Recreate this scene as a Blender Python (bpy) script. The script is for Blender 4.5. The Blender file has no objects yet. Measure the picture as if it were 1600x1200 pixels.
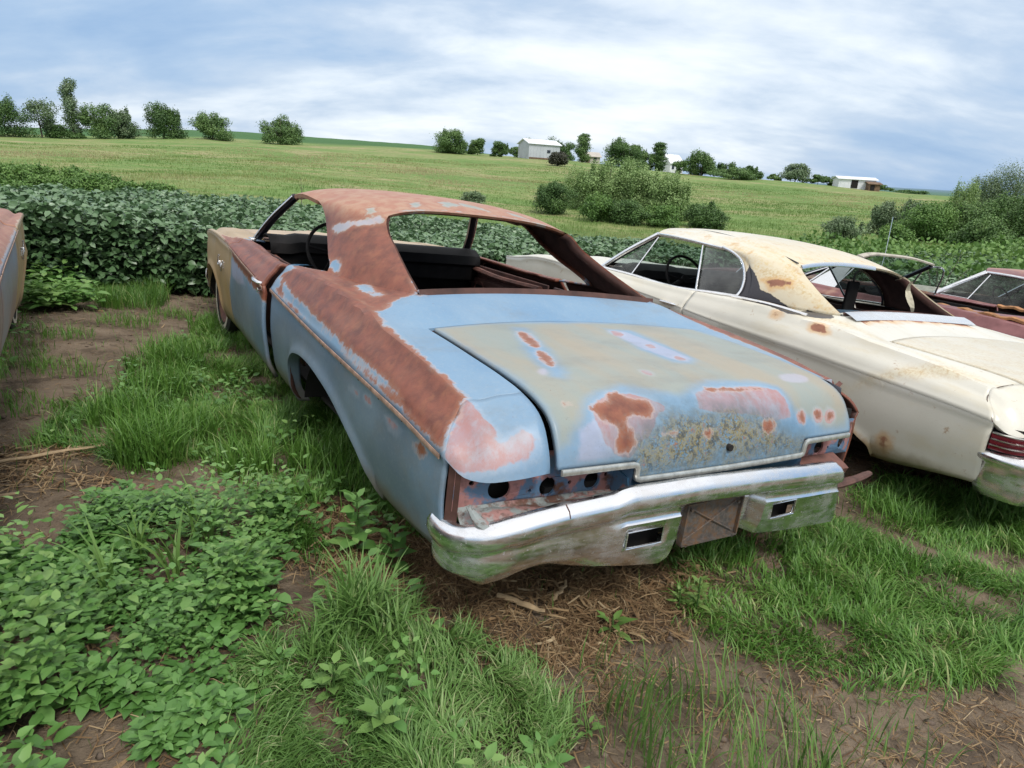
import bpy, bmesh, math, random
import numpy as np
from mathutils import Matrix, Vector
from mathutils.geometry import tessellate_polygon

# ------------------------------------------------------------------ camera, sky, sun, exposure
SC = bpy.context.scene
CAMH = 1.308
PITCH = math.atan((600 - 275) / 1058.589)
ROLL = math.radians(3.5)
FPX = 1058.589
CP = np.array([0, 0, CAMH])
_F = np.array([0, math.cos(PITCH), -math.sin(PITCH)])
_r0 = np.array([1.0, 0, 0]); _u0 = np.cross(_r0, _F)
_R = _r0 * math.cos(ROLL) + _u0 * math.sin(ROLL)
_U = -_r0 * math.sin(ROLL) + _u0 * math.cos(ROLL)
RW = np.stack([_R, _U, -_F], 1)
cam_data = bpy.data.cameras.new("camera")
cam_data.sensor_width = 36.0
cam_data.lens = 36.0 * FPX / 1600
cam_data.clip_end = 6000
cam_data.clip_start = 0.05
cam = bpy.data.objects.new("camera", cam_data)
M4 = Matrix.Identity(4)
for i in range(3):
    for j in range(3):
        M4[i][j] = RW[i, j]
M4.translation = Vector(CP)
cam.matrix_world = M4
SC.collection.objects.link(cam)
SC.camera = cam

SUN_EL, SUN_AZ = math.radians(52), math.radians(150)   # azimuth from +Y (view) clockwise
world = bpy.data.worlds.new("World")
SC.world = world
world.use_nodes = True
def build_world():
    nt = world.node_tree; N = nt.nodes; L = nt.links
    N.clear()
    out = N.new('ShaderNodeOutputWorld'); bg = N.new('ShaderNodeBackground')
    sky = N.new('ShaderNodeTexSky'); sky.sky_type = 'NISHITA'; sky.sun_disc = False
    sky.sun_elevation = SUN_EL; sky.sun_rotation = SUN_AZ
    sky.air_density = 1.2; sky.dust_density = 2.0; sky.ozone_density = 1.5
    tc = N.new('ShaderNodeTexCoord')
    sep = N.new('ShaderNodeSeparateXYZ'); L.new(tc.outputs['Generated'], sep.inputs[0])
    def m(op, a, b=None, clamp=False):
        n = N.new('ShaderNodeMath'); n.operation = op; n.use_clamp = clamp
        for i, v in enumerate((a, b)):
            if v is None: continue
            if isinstance(v, (int, float)): n.inputs[i].default_value = v
            else: L.new(v, n.inputs[i])
        return n.outputs[0]
    z = m('ADD', m('MAXIMUM', sep.outputs[2], 0.0), 0.34)
    px = m('DIVIDE', sep.outputs[0], z); py = m('DIVIDE', sep.outputs[1], z)
    cmb = N.new('ShaderNodeCombineXYZ'); L.new(px, cmb.inputs[0]); L.new(py, cmb.inputs[1])
    def noise(scale, detail, rough, sx, sy, off, dist=0.3):
        mp = N.new('ShaderNodeMapping'); mp.inputs['Scale'].default_value = (sx, sy, 1)
        mp.inputs['Location'].default_value = off
        L.new(cmb.outputs[0], mp.inputs[0])
        n = N.new('ShaderNodeTexNoise'); n.inputs['Scale'].default_value = scale
        n.inputs['Detail'].default_value = detail; n.inputs['Roughness'].default_value = rough
        n.inputs['Distortion'].default_value = dist
        L.new(mp.outputs[0], n.inputs[0]); return n.outputs[0]
    def ramp(v, pts):
        r = N.new('ShaderNodeValToRGB'); L.new(v, r.inputs[0])
        while len(r.color_ramp.elements) < len(pts): r.color_ramp.elements.new(0.5)
        for e, (p, c) in zip(r.color_ramp.elements, pts):
            e.position = p; e.color = (c[0], c[1], c[2], 1) if not isinstance(c, float) else (c, c, c, 1)
        return r.outputs[0]
    def mix(f, a, b):
        n = N.new('ShaderNodeMix'); n.data_type = 'RGBA'
        if isinstance(f, float): n.inputs[0].default_value = f
        else: L.new(f, n.inputs[0])
        for i, v in ((6, a), (7, b)):
            if isinstance(v, tuple): n.inputs[i].default_value = (v[0], v[1], v[2], 1)
            else: L.new(v, n.inputs[i])
        return n.outputs[2]
    big = noise(0.75, 5, 0.55, 0.85, 1.5, (4.1, 2.6, 0), 0.15)
    fine = noise(2.6, 7, 0.62, 0.9, 1.7, (7.7, 2.1, 0), 0.25)
    v = m('ADD', m('MULTIPLY', big, 0.78), m('MULTIPLY', fine, 0.24))
    # brighter towards the zenith side, bluer low down: real cloud sheet thins near the horizon
    hz = m('MULTIPLY', m('SUBTRACT', sep.outputs[2], 0.12, True), 0.55)
    # break in the sheet towards the right of the view
    v2 = m('ADD', v, hz)
    v2 = m('SUBTRACT', v2, m('MULTIPLY', m('MAXIMUM', sep.outputs[0], 0.0), 0.10))
    cl = ramp(v2, [(0.38, (0.23, 0.36, 0.56)), (0.46, (0.32, 0.44, 0.61)), (0.52, (0.43, 0.525, 0.655)), (0.57, (0.57, 0.645, 0.735)), (0.63, (0.72, 0.77, 0.82)), (0.75, (0.86, 0.88, 0.91))])
    skys = N.new('ShaderNodeVectorMath'); skys.operation = 'SCALE'; skys.inputs['Scale'].default_value = 0.115
    L.new(sky.outputs[0], skys.inputs[0])
    c = mix(0.93, skys.outputs[0], cl)
    L.new(c, bg.inputs[0]); bg.inputs[1].default_value = WORLD_STRENGTH
    L.new(bg.outputs[0], out.inputs[0])
WORLD_STRENGTH = 1.0
build_world()
sun_data = bpy.data.lights.new("sun", 'SUN')
sun_data.energy = 1.6; sun_data.angle = math.radians(14); sun_data.color = (1.0, 0.96, 0.9)
sun = bpy.data.objects.new("sun", sun_data)
_sd = Vector((math.sin(SUN_AZ) * math.cos(SUN_EL), math.cos(SUN_AZ) * math.cos(SUN_EL), math.sin(SUN_EL)))
sun.rotation_euler = _sd.to_track_quat('Z', 'Y').to_euler()
sun.location = (0, 0, 30)
SC.collection.objects.link(sun)
SC.view_settings.view_transform = 'Standard'; SC.view_settings.look = 'None'
SC.view_settings.exposure = 0.46; SC.view_settings.gamma = 1.0
SC.render.engine = 'CYCLES'
SC.cycles.max_bounces = 6; SC.cycles.diffuse_bounces = 3; SC.cycles.glossy_bounces = 3
SC.cycles.transmission_bounces = 4; SC.cycles.transparent_max_bounces = 8
SC.cycles.use_denoising = True

# ------------------------------------------------------------------ helpers
rng = np.random.default_rng(7)
COL = SC.collection
def tag(o, label=None, cat=None, group=None, kind=None):
    for k, v in (("label", label), ("category", cat), ("group", group), ("kind", kind)):
        if v: o[k] = v
    return o
def empty(name, loc=(0, 0, 0), parent=None):
    o = bpy.data.objects.new(name, None); COL.objects.link(o); o.location = loc
    o.empty_display_size = 0.1
    if parent: o.parent = parent
    return o
def mesh_np(name, V, F, mat, parent=None, smooth=True, attrs=None, mi=None):
    """V (n,3), F (m,k) with k 3 or 4, or a list of tuples"""
    me = bpy.data.meshes.new(name)
    V = np.asarray(V, np.float32)
    if isinstance(F, np.ndarray) and F.ndim == 2:
        k = F.shape[1]; m = len(F)
        me.vertices.add(len(V)); me.vertices.foreach_set('co', V.ravel())
        me.loops.add(m * k); me.loops.foreach_set('vertex_index', F.astype(np.int32).ravel())
        me.polygons.add(m)
        me.polygons.foreach_set('loop_start', np.arange(0, m * k, k, dtype=np.int32))
        me.polygons.foreach_set('loop_total', np.full(m, k, np.int32))
        me.update(calc_edges=True)
    else:
        me.from_pydata(V.tolist(), [], [tuple(f) for f in F])
    me.validate()
    if smooth: me.polygons.foreach_set('use_smooth', [True] * len(me.polygons))
    mats = mat if isinstance(mat, (list, tuple)) else [mat]
    for mm in mats: me.materials.append(mm)
    if mi is not None and len(mi) == len(me.polygons): me.polygons.foreach_set('material_index', mi)
    if attrs:
        for kx, a in attrs.items():
            at = me.attributes.new(kx, 'FLOAT', 'POINT'); at.data.foreach_set('value', np.asarray(a, np.float32))
    o = bpy.data.objects.new(name, me); COL.objects.link(o)
    if parent: o.parent = parent
    return o
class MB:
    def __init__(s): s.v = []; s.f = []; s.n = 0
    def add(s, V, F):
        V = np.asarray(V, float); s.v.append(V)
        s.f += [tuple(int(i) + s.n for i in f) for f in F]; s.n += len(V); return s
    def grid(s, G, flip=False, closeu=False):
        G = np.asarray(G, float); a, b = G.shape[:2]; F = []
        for i in range(a - (0 if closeu else 1)):
            for j in range(b - 1):
                i2 = (i + 1) % a
                q = (i * b + j, i2 * b + j, i2 * b + j + 1, i * b + j + 1)
                F.append(q[::-1] if flip else q)
        return s.add(G.reshape(-1, 3), F)
    def box(s, c, d, rot=None):
        V = np.array([[x, y, z] for x in (-.5, .5) for y in (-.5, .5) for z in (-.5, .5)]) * np.array(d)
        if rot is not None: V = V @ np.array(rot).T
        return s.add(V + np.array(c), [(0, 1, 3, 2), (4, 6, 7, 5), (0, 4, 5, 1), (2, 3, 7, 6), (0, 2, 6, 4), (1, 5, 7, 3)])
    def tube(s, pts, r, k=8, cap=True, squash=None):
        pts = np.asarray(pts, float); n = len(pts)
        r = np.broadcast_to(np.asarray(r, float), (n,))
        T = np.gradient(pts, axis=0); T /= np.linalg.norm(T, axis=1)[:, None] + 1e-12
        ref = np.array([0, 0, 1.0]); rings = []
        for i in range(n):
            a = np.cross(T[i], ref)
            if np.linalg.norm(a) < .15: a = np.cross(T[i], [1.0, 0, 0])
            a /= np.linalg.norm(a); b = np.cross(a, T[i])
            q = np.arange(k) / k * 2 * math.pi
            sq = 1 if squash is None else squash
            rings.append(pts[i] + r[i] * (np.cos(q)[:, None] * a + sq * np.sin(q)[:, None] * b))
        G = np.array(rings); F = []
        for i in range(n - 1):
            for j in range(k):
                j2 = (j + 1) % k
                F.append((i * k + j, i * k + j2, (i + 1) * k + j2, (i + 1) * k + j))
        if cap: F.append(tuple(range(k))[::-1]); F.append(tuple((n - 1) * k + j for j in range(k)))
        return s.add(G.reshape(-1, 3), F)
    def strip(s, pts, nrm, w, h):
        """rectangular moulding swept along pts; nrm = outward direction(s), w across, h proud"""
        pts = np.asarray(pts, float); n = len(pts)
        nrm = np.broadcast_to(np.asarray(nrm, float), (n, 3)); nrm = nrm / np.linalg.norm(nrm, axis=1)[:, None]
        T = np.gradient(pts, axis=0); T /= np.linalg.norm(T, axis=1)[:, None] + 1e-12
        B = np.cross(T, nrm); B /= np.linalg.norm(B, axis=1)[:, None] + 1e-12
        prof = [(-.5, 0), (-.5, .7), (-.25, 1), (.25, 1), (.5, .7), (.5, 0)]
        G = np.array([[pts[i] + B[i] * w * a + nrm[i] * h * b for a, b in prof] for i in range(n)])
        s.grid(G)
        k = len(prof); return s.add(G[0], [tuple(range(k))]).add(G[-1], [tuple(range(k))[::-1]])
    def build(s, name, mat, parent=None, smooth=True, bevel=0):
        V = np.concatenate(s.v) if s.v else np.zeros((0, 3))
        o = mesh_np(name, V, s.f, mat, parent, smooth)
        if bevel:
            b = o.modifiers.new('bevel', 'BEVEL'); b.width = bevel; b.segments = 2; b.limit_method = 'ANGLE'
        if smooth:
            o.data.set_sharp_from_angle(angle=math.radians(38)) if hasattr(o.data, 'set_sharp_from_angle') else None
        return o
def cr(pts, n):
    """Catmull-Rom through pts, resampled to n points evenly by chord"""
    P = np.asarray(pts, float)
    d = np.linalg.norm(np.diff(P, axis=0), axis=1) + 1e-9
    t = np.concatenate([[0], np.cumsum(d)])
    return hermite(t, P, np.linspace(0, t[-1], n))
def hermite(t, P, q):
    t = np.asarray(t, float); P = np.asarray(P, float); q = np.clip(np.asarray(q, float), t[0], t[-1])
    one = P.ndim == 1
    if one: P = P[:, None]
    dl = np.diff(P, axis=0) / np.diff(t)[:, None]
    m = np.zeros_like(P); m[0] = dl[0]; m[-1] = dl[-1]
    h = np.diff(t)
    for i in range(1, len(t) - 1):
        m[i] = (dl[i - 1] * h[i] + dl[i] * h[i - 1]) / (h[i] + h[i - 1])
    i = np.clip(np.searchsorted(t, q, side='right') - 1, 0, len(t) - 2)
    u = ((q - t[i]) / h[i])[:, None]; H = h[i][:, None]
    r = (2*u**3 - 3*u**2 + 1) * P[i] + (u**3 - 2*u**2 + u) * H * m[i] + (-2*u**3 + 3*u**2) * P[i+1] + (u**3 - u**2) * H * m[i+1]
    return r[:, 0] if one else r
def tb(pairs):
    xs = [p[0] for p in pairs]; vs = [p[1] for p in pairs]
    return lambda x: float(hermite(xs, vs, [x])[0])
def sstep(a, b, x):
    t = np.clip((x - a) / (b - a), 0, 1); return t * t * (3 - 2 * t)
def sdf_poly(P, poly):
    """signed distance, positive inside"""
    P = np.asarray(P, float); Q = np.asarray(poly, float); n = len(Q)
    d = np.full(len(P), 1e9); ins = np.zeros(len(P), bool)
    for i in range(n):
        a = Q[i]; b = Q[(i + 1) % n]; e = b - a; w = P - a
        h = np.clip((w @ e) / (e @ e + 1e-12), 0, 1)
        d = np.minimum(d, np.linalg.norm(w - h[:, None] * e, axis=1))
        c = (a[1] > P[:, 1]) != (b[1] > P[:, 1])
        with np.errstate(divide='ignore', invalid='ignore'):
            xi = (b[0] - a[0]) * (P[:, 1] - a[1]) / (b[1] - a[1] + 1e-15) + a[0]
        ins ^= c & (P[:, 0] < xi)
    return np.where(ins, d, -d)

# ------------------------------------------------------------------ materials
class NG:
    """small helper around a material node tree"""
    def __init__(s, name):
        s.m = bpy.data.materials.new(name); s.m.use_nodes = True
        s.t = s.m.node_tree; s.N = s.t.nodes; s.L = s.t.links
        s.b = s.N['Principled BSDF']; s._o = None
    def coord(s):
        if s._o is None: s._o = s.N.new('ShaderNodeTexCoord').outputs['Object']
        return s._o
    def geo_pos(s): return s.N.new('ShaderNodeNewGeometry').outputs['Position']
    def put(s, sock, v):
        if isinstance(v, (int, float)): sock.default_value = v
        elif isinstance(v, tuple): sock.default_value = (v[0], v[1], v[2], 1) if len(sock.default_value) == 4 else v
        else: s.L.new(v, sock)
    def math(s, op, a, b=0.0, clamp=False):
        n = s.N.new('ShaderNodeMath'); n.operation = op; n.use_clamp = clamp
        s.put(n.inputs[0], a); s.put(n.inputs[1], b); return n.outputs[0]
    def noise(s, scale, detail=4, rough=.55, stretch=(1, 1, 1), src=None, dist=0., col=False, off=(0, 0, 0)):
        src = src or s.coord()
        if stretch != (1, 1, 1) or off != (0, 0, 0):
            mp = s.N.new('ShaderNodeMapping'); mp.inputs['Scale'].default_value = stretch
            mp.inputs['Location'].default_value = off
            s.L.new(src, mp.inputs[0]); src = mp.outputs[0]
        n = s.N.new('ShaderNodeTexNoise'); s.put(n.inputs['Scale'], scale); n.inputs['Detail'].default_value = detail
        n.inputs['Roughness'].default_value = rough; n.inputs['Distortion'].default_value = dist
        s.L.new(src, n.inputs[0]); return n.outputs[1 if col else 0]
    def voro(s, scale, feat='F1', src=None, out=0):
        n = s.N.new('ShaderNodeTexVoronoi'); n.feature = feat; n.inputs['Scale'].default_value = scale
        s.L.new(src or s.coord(), n.inputs[0]); return n.outputs[out]
    def attr(s, name):
        n = s.N.new('ShaderNodeAttribute'); n.attribute_name = name; return n.outputs['Fac']
    def ramp(s, v, pts, interp='LINEAR'):
        r = s.N.new('ShaderNodeValToRGB'); s.L.new(v, r.inputs[0]); r.color_ramp.interpolation = interp
        while len(r.color_ramp.elements) < len(pts): r.color_ramp.elements.new(0.5)
        for e, (p, c) in zip(r.color_ramp.elements, pts):
            e.position = p; e.color = (c, c, c, 1) if isinstance(c, (int, float)) else (c[0], c[1], c[2], 1)
        return r.outputs[0]
    def step(s, v, a, b):
        n = s.N.new('ShaderNodeMapRange'); n.interpolation_type = 'SMOOTHSTEP'
        s.put(n.inputs[0], v); n.inputs[1].default_value = a; n.inputs[2].default_value = b
        return n.outputs[0]
    def mix(s, f, a, b, mode='MIX'):
        n = s.N.new('ShaderNodeMix'); n.data_type = 'RGBA'; n.blend_type = mode
        s.put(n.inputs[0], f); s.put(n.inputs[6], a); s.put(n.inputs[7], b); return n.outputs[2]
    def bump(s, h, dist=.01, strength=.4):
        n = s.N.new('ShaderNodeBump'); n.inputs['Distance'].default_value = dist; n.inputs['Strength'].default_value = strength
        s.L.new(h, n.inputs['Height']); s.L.new(n.outputs[0], s.b.inputs['Normal'])
    def set(s, **k):
        for a, v in k.items(): s.put(s.b.inputs[a.replace('_', ' ')], v)
        return s.m
def simple(name, col, rough=.6, metal=0., var=.25, scale=12, bump=0.0, spec=.5):
    g = NG(name)
    n = g.noise(scale, 5, .6)
    c = g.ramp(n, [(0.3, tuple(x * (1 - var) for x in col)), (0.7, tuple(min(1, x * (1 + var)) for x in col))])
    g.set(Base_Color=c, Roughness=rough, Metallic=metal)
    g.b.inputs['Specular IOR Level'].default_value = spec
    if bump: g.bump(n, bump, .5)
    return g.m
# ------------------------------------------------------------------ car body
# car frame: x forward from the rear, y left, z up; z = 0.13 is the ground the cars stand on
GZ = 0.13
_n = np.array([0.06024467, 0.03524084, 0.99756136])
TC = np.array([[-0.53529827, -0.84251192, _n[0]], [0.84465944, -0.53414279, _n[1]], [0.00248843, 0.06975059, _n[2]]])
PC = np.array([-1.3317799, 1.8476465, 1.4352234])
CT = CP - TC @ PC
def c2w(P): return np.asarray(P, float) @ TC.T + CT
def w2c(P): return (np.asarray(P, float) - CT) @ TC
def car_matrix(x, y, z, yaw):
    M = Matrix.Identity(4)
    for i in range(3):
        for j in range(3): M[i][j] = TC[i, j]
    M.translation = Vector(CT)
    return M @ Matrix.Translation((x, y, z)) @ Matrix.Rotation(yaw, 4, 'Z')

def mat_paint(name, blue=(.17, .29, .42), side=(.135, .185, .235), rough=.44):
    g = NG(name); A = g.attr
    n1 = g.noise(14, 7, .62); n2 = g.noise(70, 4, .6); ns = g.noise(26, 5, .6, stretch=(1, 1, .16)); big = g.noise(2.3, 4, .5)
    rag = g.math('ADD', g.math('MULTIPLY', g.math('SUBTRACT', n1, .5), .055), g.math('ADD', g.math('MULTIPLY', g.math('SUBTRACT', ns, .5), .06), g.math('MULTIPLY', g.math('SUBTRACT', n2, .5), .02)))
    # faded blue
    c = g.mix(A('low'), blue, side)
    c = g.mix(g.math('MULTIPLY', g.step(g.noise(1.7, 5, .6, off=(9, 2, 3)), .45, .7), .5), c, (.11, .23, .38))
    c = g.mix(g.step(big, .35, .7), c, g.mix(.5, c, (.27, .36, .44)))
    c = g.mix(g.math('MULTIPLY', g.step(n2, .45, .75), .16), c, (.36, .40, .42))
    # dull film over the paint
    fm = g.step(g.math('ADD', A('beige'), g.math('MULTIPLY', g.math('SUBTRACT', n1, .5), .05)), -.035, .035)
    fc = g.mix(g.step(g.noise(3.5, 5, .6, stretch=(.35, 1, 1)), .35, .68), (.27, .30, .265), (.34, .29, .205))
    c = g.mix(g.math('MULTIPLY', fm, .93), c, fc)
    gm = g.step(g.math('ADD', A('gold'), g.math('MULTIPLY', g.math('SUBTRACT', n1, .5), .06)), -.02, .02)
    c = g.mix(gm, c, g.mix(g.step(big, .3, .7), (.38, .25, .115), (.44, .33, .20)))
    pm = g.step(g.math('ADD', A('lav'), g.math('MULTIPLY', rag, .35)), -.012, .012)
    c = g.mix(g.math('MULTIPLY', pm, .5), c, (.44, .41, .53))
    # pale halo, pink primer
    ps = g.math('ADD', A('pink'), g.math('MULTIPLY', rag, .4))
    c = g.mix(g.math('MULTIPLY', g.step(ps, -.022, .0), .22), c, (.46, .50, .58))
    pc = g.mix(g.step(g.noise(16, 7, .68, stretch=(1, 1, .35), off=(2, 7, 1)), .40, .66), (.38, .185, .17), (.36, .31, .34))
    c = g.mix(g.math('MULTIPLY', g.step(ps, -.003, .005), g.math('ADD', .72, g.math('MULTIPLY', g.step(n1, .3, .6), .22))), c, pc)
    # broad uneven weathering and fine chips
    c = g.mix(g.math('MULTIPLY', g.step(g.noise(4.5, 7, .7, stretch=(1, .5, 1), off=(7, 3, 3)), .48, .72), .38), c, (.19, .185, .165))
    c = g.mix(g.math('MULTIPLY', g.step(g.noise(48, 7, .75, off=(2, 9, 4)), .665, .69), .8), c, (.17, .075, .05))
    # dark weathering near the lichen
    gs = g.math('MULTIPLY', g.step(g.math('ADD', A('lich'), g.math('MULTIPLY', g.math('SUBTRACT', n1, .5), .14)), -.10, .03), g.step(g.noise(30, 6, .7, off=(1, 1, 5)), .34, .62))
    c = g.mix(g.math('MULTIPLY', g.step(g.math('ADD', A('lich'), g.math('MULTIPLY', g.math('SUBTRACT', n1, .5), .2)), -.16, .02), .45), c, (.11, .20, .27))
    c = g.mix(g.math('MULTIPLY', gs, .6), c, (.10, .13, .14))
    # lichen speckle
    v = g.voro(120); v2 = g.math('ADD', g.math('MULTIPLY', g.noise(95, 5, .7), .6), g.math('MULTIPLY', g.noise(17, 5, .6, off=(6, 1, 1)), .4))
    lm = g.math('MULTIPLY', g.step(g.math('ADD', A('lich'), g.math('MULTIPLY', g.math('SUBTRACT', g.noise(8, 6, .65, off=(1, 8, 1)), .5), .30)), -.05, .09), g.step(g.math('ADD', v2, g.math('MULTIPLY', v, -.30)), .24, .33))
    lc = g.ramp(g.noise(38, 4, .7, off=(3, 1, 2)), [(.36, (.04, .04, .035)), (.45, (.13, .105, .05)), (.50, (.25, .20, .07)), (.55, (.24, .23, .16)), (.60, (.15, .17, .17)), (.68, (.30, .12, .05))])
    c = g.mix(g.math('MULTIPLY', lm, .85), c, lc)
    # rust with an orange fringe
    rs = g.math('ADD', A('rust'), rag)
    rm = g.step(rs, -.006, .008)
    c = g.mix(g.math('MULTIPLY', g.step(rs, -.014, -.004), .38), c, (.50, .38, .33))
    rd = g.mix(g.step(n1, .3, .7), (.12, .035, .021), (.24, .074, .042))
    rd = g.mix(g.math('MULTIPLY', g.step(g.noise(5, 6, .6, off=(5, 5, 1)), .45, .75), .45), rd, (.30, .13, .078))
    rd = g.mix(g.math('MULTIPLY', g.step(ns, .5, .7), .35), rd, (.33, .13, .06))
    rd = g.mix(g.math('MULTIPLY', A('pale'), .8), rd, g.mix(g.step(n1, .35, .65), (.41, .16, .09), (.46, .28, .18)))
    fr = g.math('SUBTRACT', 1.0, g.step(rs, .003, .034))
    rd = g.mix(g.math('MULTIPLY', fr, .62), rd, g.mix(g.step(n2, .4, .6), (.31, .115, .055), (.33, .19, .135)))
    c = g.mix(rm, c, rd)
    # dirt towards the sill
    dm = g.math('MULTIPLY', g.step(g.math('ADD', A('dirt'), g.math('MULTIPLY', g.math('SUBTRACT', n1, .5), .6)), .25, .95), .75)
    c = g.mix(dm, c, (.17, .135, .09))
    # fine grime
    c = g.mix(g.math('MULTIPLY', g.step(g.noise(160, 3, .7), .6, .72), .25), c, (.10, .08, .07))
    r = g.math('ADD', rough, g.math('ADD', g.math('MULTIPLY', rm, .05), g.math('MULTIPLY', lm, .3)))
    r = g.math('ADD', r, g.math('MULTIPLY', g.math('SUBTRACT', n1, .5), .16))
    g.set(Base_Color=c, Roughness=r)
    h = g.math('ADD', g.math('MULTIPLY', g.math('MULTIPLY', rm, n2), .5), g.math('ADD', g.math('MULTIPLY', lm, .9), g.math('MULTIPLY', rm, -.25)))
    h = g.math('ADD', h, g.math('MULTIPLY', g.noise(3.2, 3, .5, off=(1, 4, 2)), 3.0))
    g.bump(h, .0028, .6)
    return g.m
def mat_white(name, top=False):
    g = NG(name); A = g.attr
    n1 = g.noise(9, 7, .62); n2 = g.noise(60, 5, .65); big = g.noise(2.0, 4, .5); ns = g.noise(7, 6, .6, stretch=(.5, 2.5, 1))
    rag = g.math('MULTIPLY', g.math('SUBTRACT', n1, .5), .13)
    c = g.mix(g.step(big, .35, .65), (.67, .64, .555), (.60, .575, .49))
    if top:
        sx = g.N.new('ShaderNodeSeparateXYZ'); g.L.new(g.coord(), sx.inputs[0])
        c = g.mix(g.math('MULTIPLY', g.step(g.math('ADD', sx.outputs[0], g.math('MULTIPLY', n1, .8)), 3.3, 2.3), .6), c, (.64, .53, .33))
        c = g.mix(g.math('MULTIPLY', g.step(n2, .42, .6), g.step(ns, .40, .62)), c, (.62, .49, .27))
        c = g.mix(g.math('MULTIPLY', g.step(g.noise(14, 6, .7, off=(2, 2, 2)), .52, .72), .8), c, (.52, .30, .10))
    else:
        c = g.mix(g.math('MULTIPLY', g.step(ns, .50, .72), .4), c, (.60, .52, .36))
        c = g.mix(g.math('MULTIPLY', g.step(g.noise(18, 7, .7, off=(4, 4, 4)), .62, .70), .7), c, (.34, .20, .10))
    ys = g.math('ADD', A('pink'), rag)
    c = g.mix(g.math('MULTIPLY', g.step(ys, -.05, .06), .75), c, g.mix(g.step(n2, .4, .65), (.66, .58, .40), (.50, .34, .15)))
    rs = g.math('ADD', A('rust'), rag)
    c = g.mix(g.math('MULTIPLY', g.step(rs, -.05, .0), .6), c, (.62, .34, .11))
    c = g.mix(g.step(rs, -.004, .012), c, g.mix(g.step(n1, .35, .65), (.20, .085, .055), (.34, .15, .09)))
    bs = g.math('ADD', A('lich'), g.math('MULTIPLY', rag, .6))
    c = g.mix(g.step(bs, -.003, .003), c, (.035, .033, .04))
    dm = g.math('MULTIPLY', g.step(g.math('ADD', A('dirt'), g.math('MULTIPLY', g.math('SUBTRACT', n1, .5), .7)), .35, 1.0), .8)
    c = g.mix(dm, c, (.22, .17, .09))
    c = g.mix(g.math('MULTIPLY', g.step(g.noise(150, 3, .7), .62, .72), .25), c, (.3, .22, .12))
    g.set(Base_Color=c, Roughness=g.math('ADD', .33, g.math('MULTIPLY', g.step(rs, -.02, .01), .35)))
    g.bump(g.math('ADD', n2, g.math('MULTIPLY', g.step(bs, -.003, .003), -2.0)), .0015, .35)
    return g.m
def mat_maroon(name, base=(.15, .052, .052)):
    g = NG(name); n1 = g.noise(5, 7, .62); n2 = g.noise(50, 4, .6); b = g.noise(1.6, 5, .55, off=(1, 2, 3))
    c = g.mix(g.step(n1, .35, .7), base, tuple(x * 1.5 + .02 for x in base))
    c = g.mix(g.math('MULTIPLY', g.step(b, .52, .62), .85), c, g.mix(g.step(n1, .4, .6), (.34, .13, .075), (.40, .24, .16)))
    c = g.mix(g.step(g.math('ADD', g.attr('rust'), g.math('MULTIPLY', g.math('SUBTRACT', n1, .5), .1)), -.01, .01), c, g.mix(g.step(n2, .4, .6), (.42, .17, .07), (.2, .08, .05)))
    dm = g.math('MULTIPLY', g.step(g.attr('dirt'), .3, 1.0), .7)
    c = g.mix(dm, c, (.16, .12, .08))
    g.set(Base_Color=c, Roughness=g.math('ADD', .3, g.math('MULTIPLY', n1, .3)))
    g.bump(n2, .001, .3)
    return g.m

M = {}
M['paint'] = mat_paint('weathered_blue_paint')
M['paint2'] = mat_paint('weathered_lilac_brown_paint', blue=(.26, .23, .26), side=(.30, .20, .16))
M['white'] = mat_white('weathered_white_paint')
M['vinyl'] = mat_white('weathered_cream_vinyl', True)
M['maroon'] = mat_maroon('weathered_maroon_paint')
M['inner'] = simple('rusty_inner_metal', (.075, .032, .024), .75, var=.5, scale=9, bump=.002)
M['innerlight'] = simple('rusty_inner_primer', (.16, .068, .05), .7, var=.5, scale=14, bump=.002)
M['innerdark'] = simple('dark_rusty_stamping', (.085, .036, .028), .7, var=.6, scale=7, bump=.004)
M['black'] = simple('faded_black_plastic', (.010, .009, .009), .75, var=.5, scale=8, spec=.2)
M['trimblack'] = simple('black_trim_paint', (.02, .02, .028), .3, var=.3)
M['dark'] = simple('dark_cavity', (.012, .010, .009), .9, var=.3)
M['rubber'] = simple('old_rubber', (.02, .02, .02), .8, var=.3)
M['whitewall'] = simple('dirty_whitewall', (.5, .46, .38), .7, var=.25, scale=20)
M['jamb'] = simple('blue_door_jamb', (.035, .11, .19), .45, var=.35, scale=18)
M['tan'] = simple('tan_hood_paint', (.46, .33, .20), .4, var=.2, scale=4)
M['seat'] = simple('dark_blue_vinyl', (.05, .085, .12), .5, var=.35, scale=9)
M['lightrubber'] = simple('brown_fibre', (.18, .13, .09), .9)
def mat_chrome(name, dirt=.3):
    g = NG(name); n = g.noise(9, 6, .65); n2 = g.noise(90, 4, .6); st = g.noise(14, 5, .6, stretch=(1, 1, 6))
    d = g.math('MULTIPLY', g.step(g.math('ADD', g.math('MULTIPLY', n, .6), g.math('MULTIPLY', st, .4)), .40, .68), dirt)
    d = g.math('MAXIMUM', d, g.math('MULTIPLY', g.step(n2, .63, .7), .5))
    c = g.mix(d, (.86, .86, .87), (.27, .215, .16))
    g.set(Base_Color=c, Roughness=g.math('ADD', .17, g.math('MULTIPLY', d, .6)), Metallic=g.math('SUBTRACT', 1.0, g.math('MULTIPLY', d, .9)))
    g.bump(g.noise(5, 3, .5), .004, .15)
    return g.m
M['chrome'] = mat_chrome('pitted_chrome', .32)
M['trim'] = mat_chrome('dull_bright_trim', .25)
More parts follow.
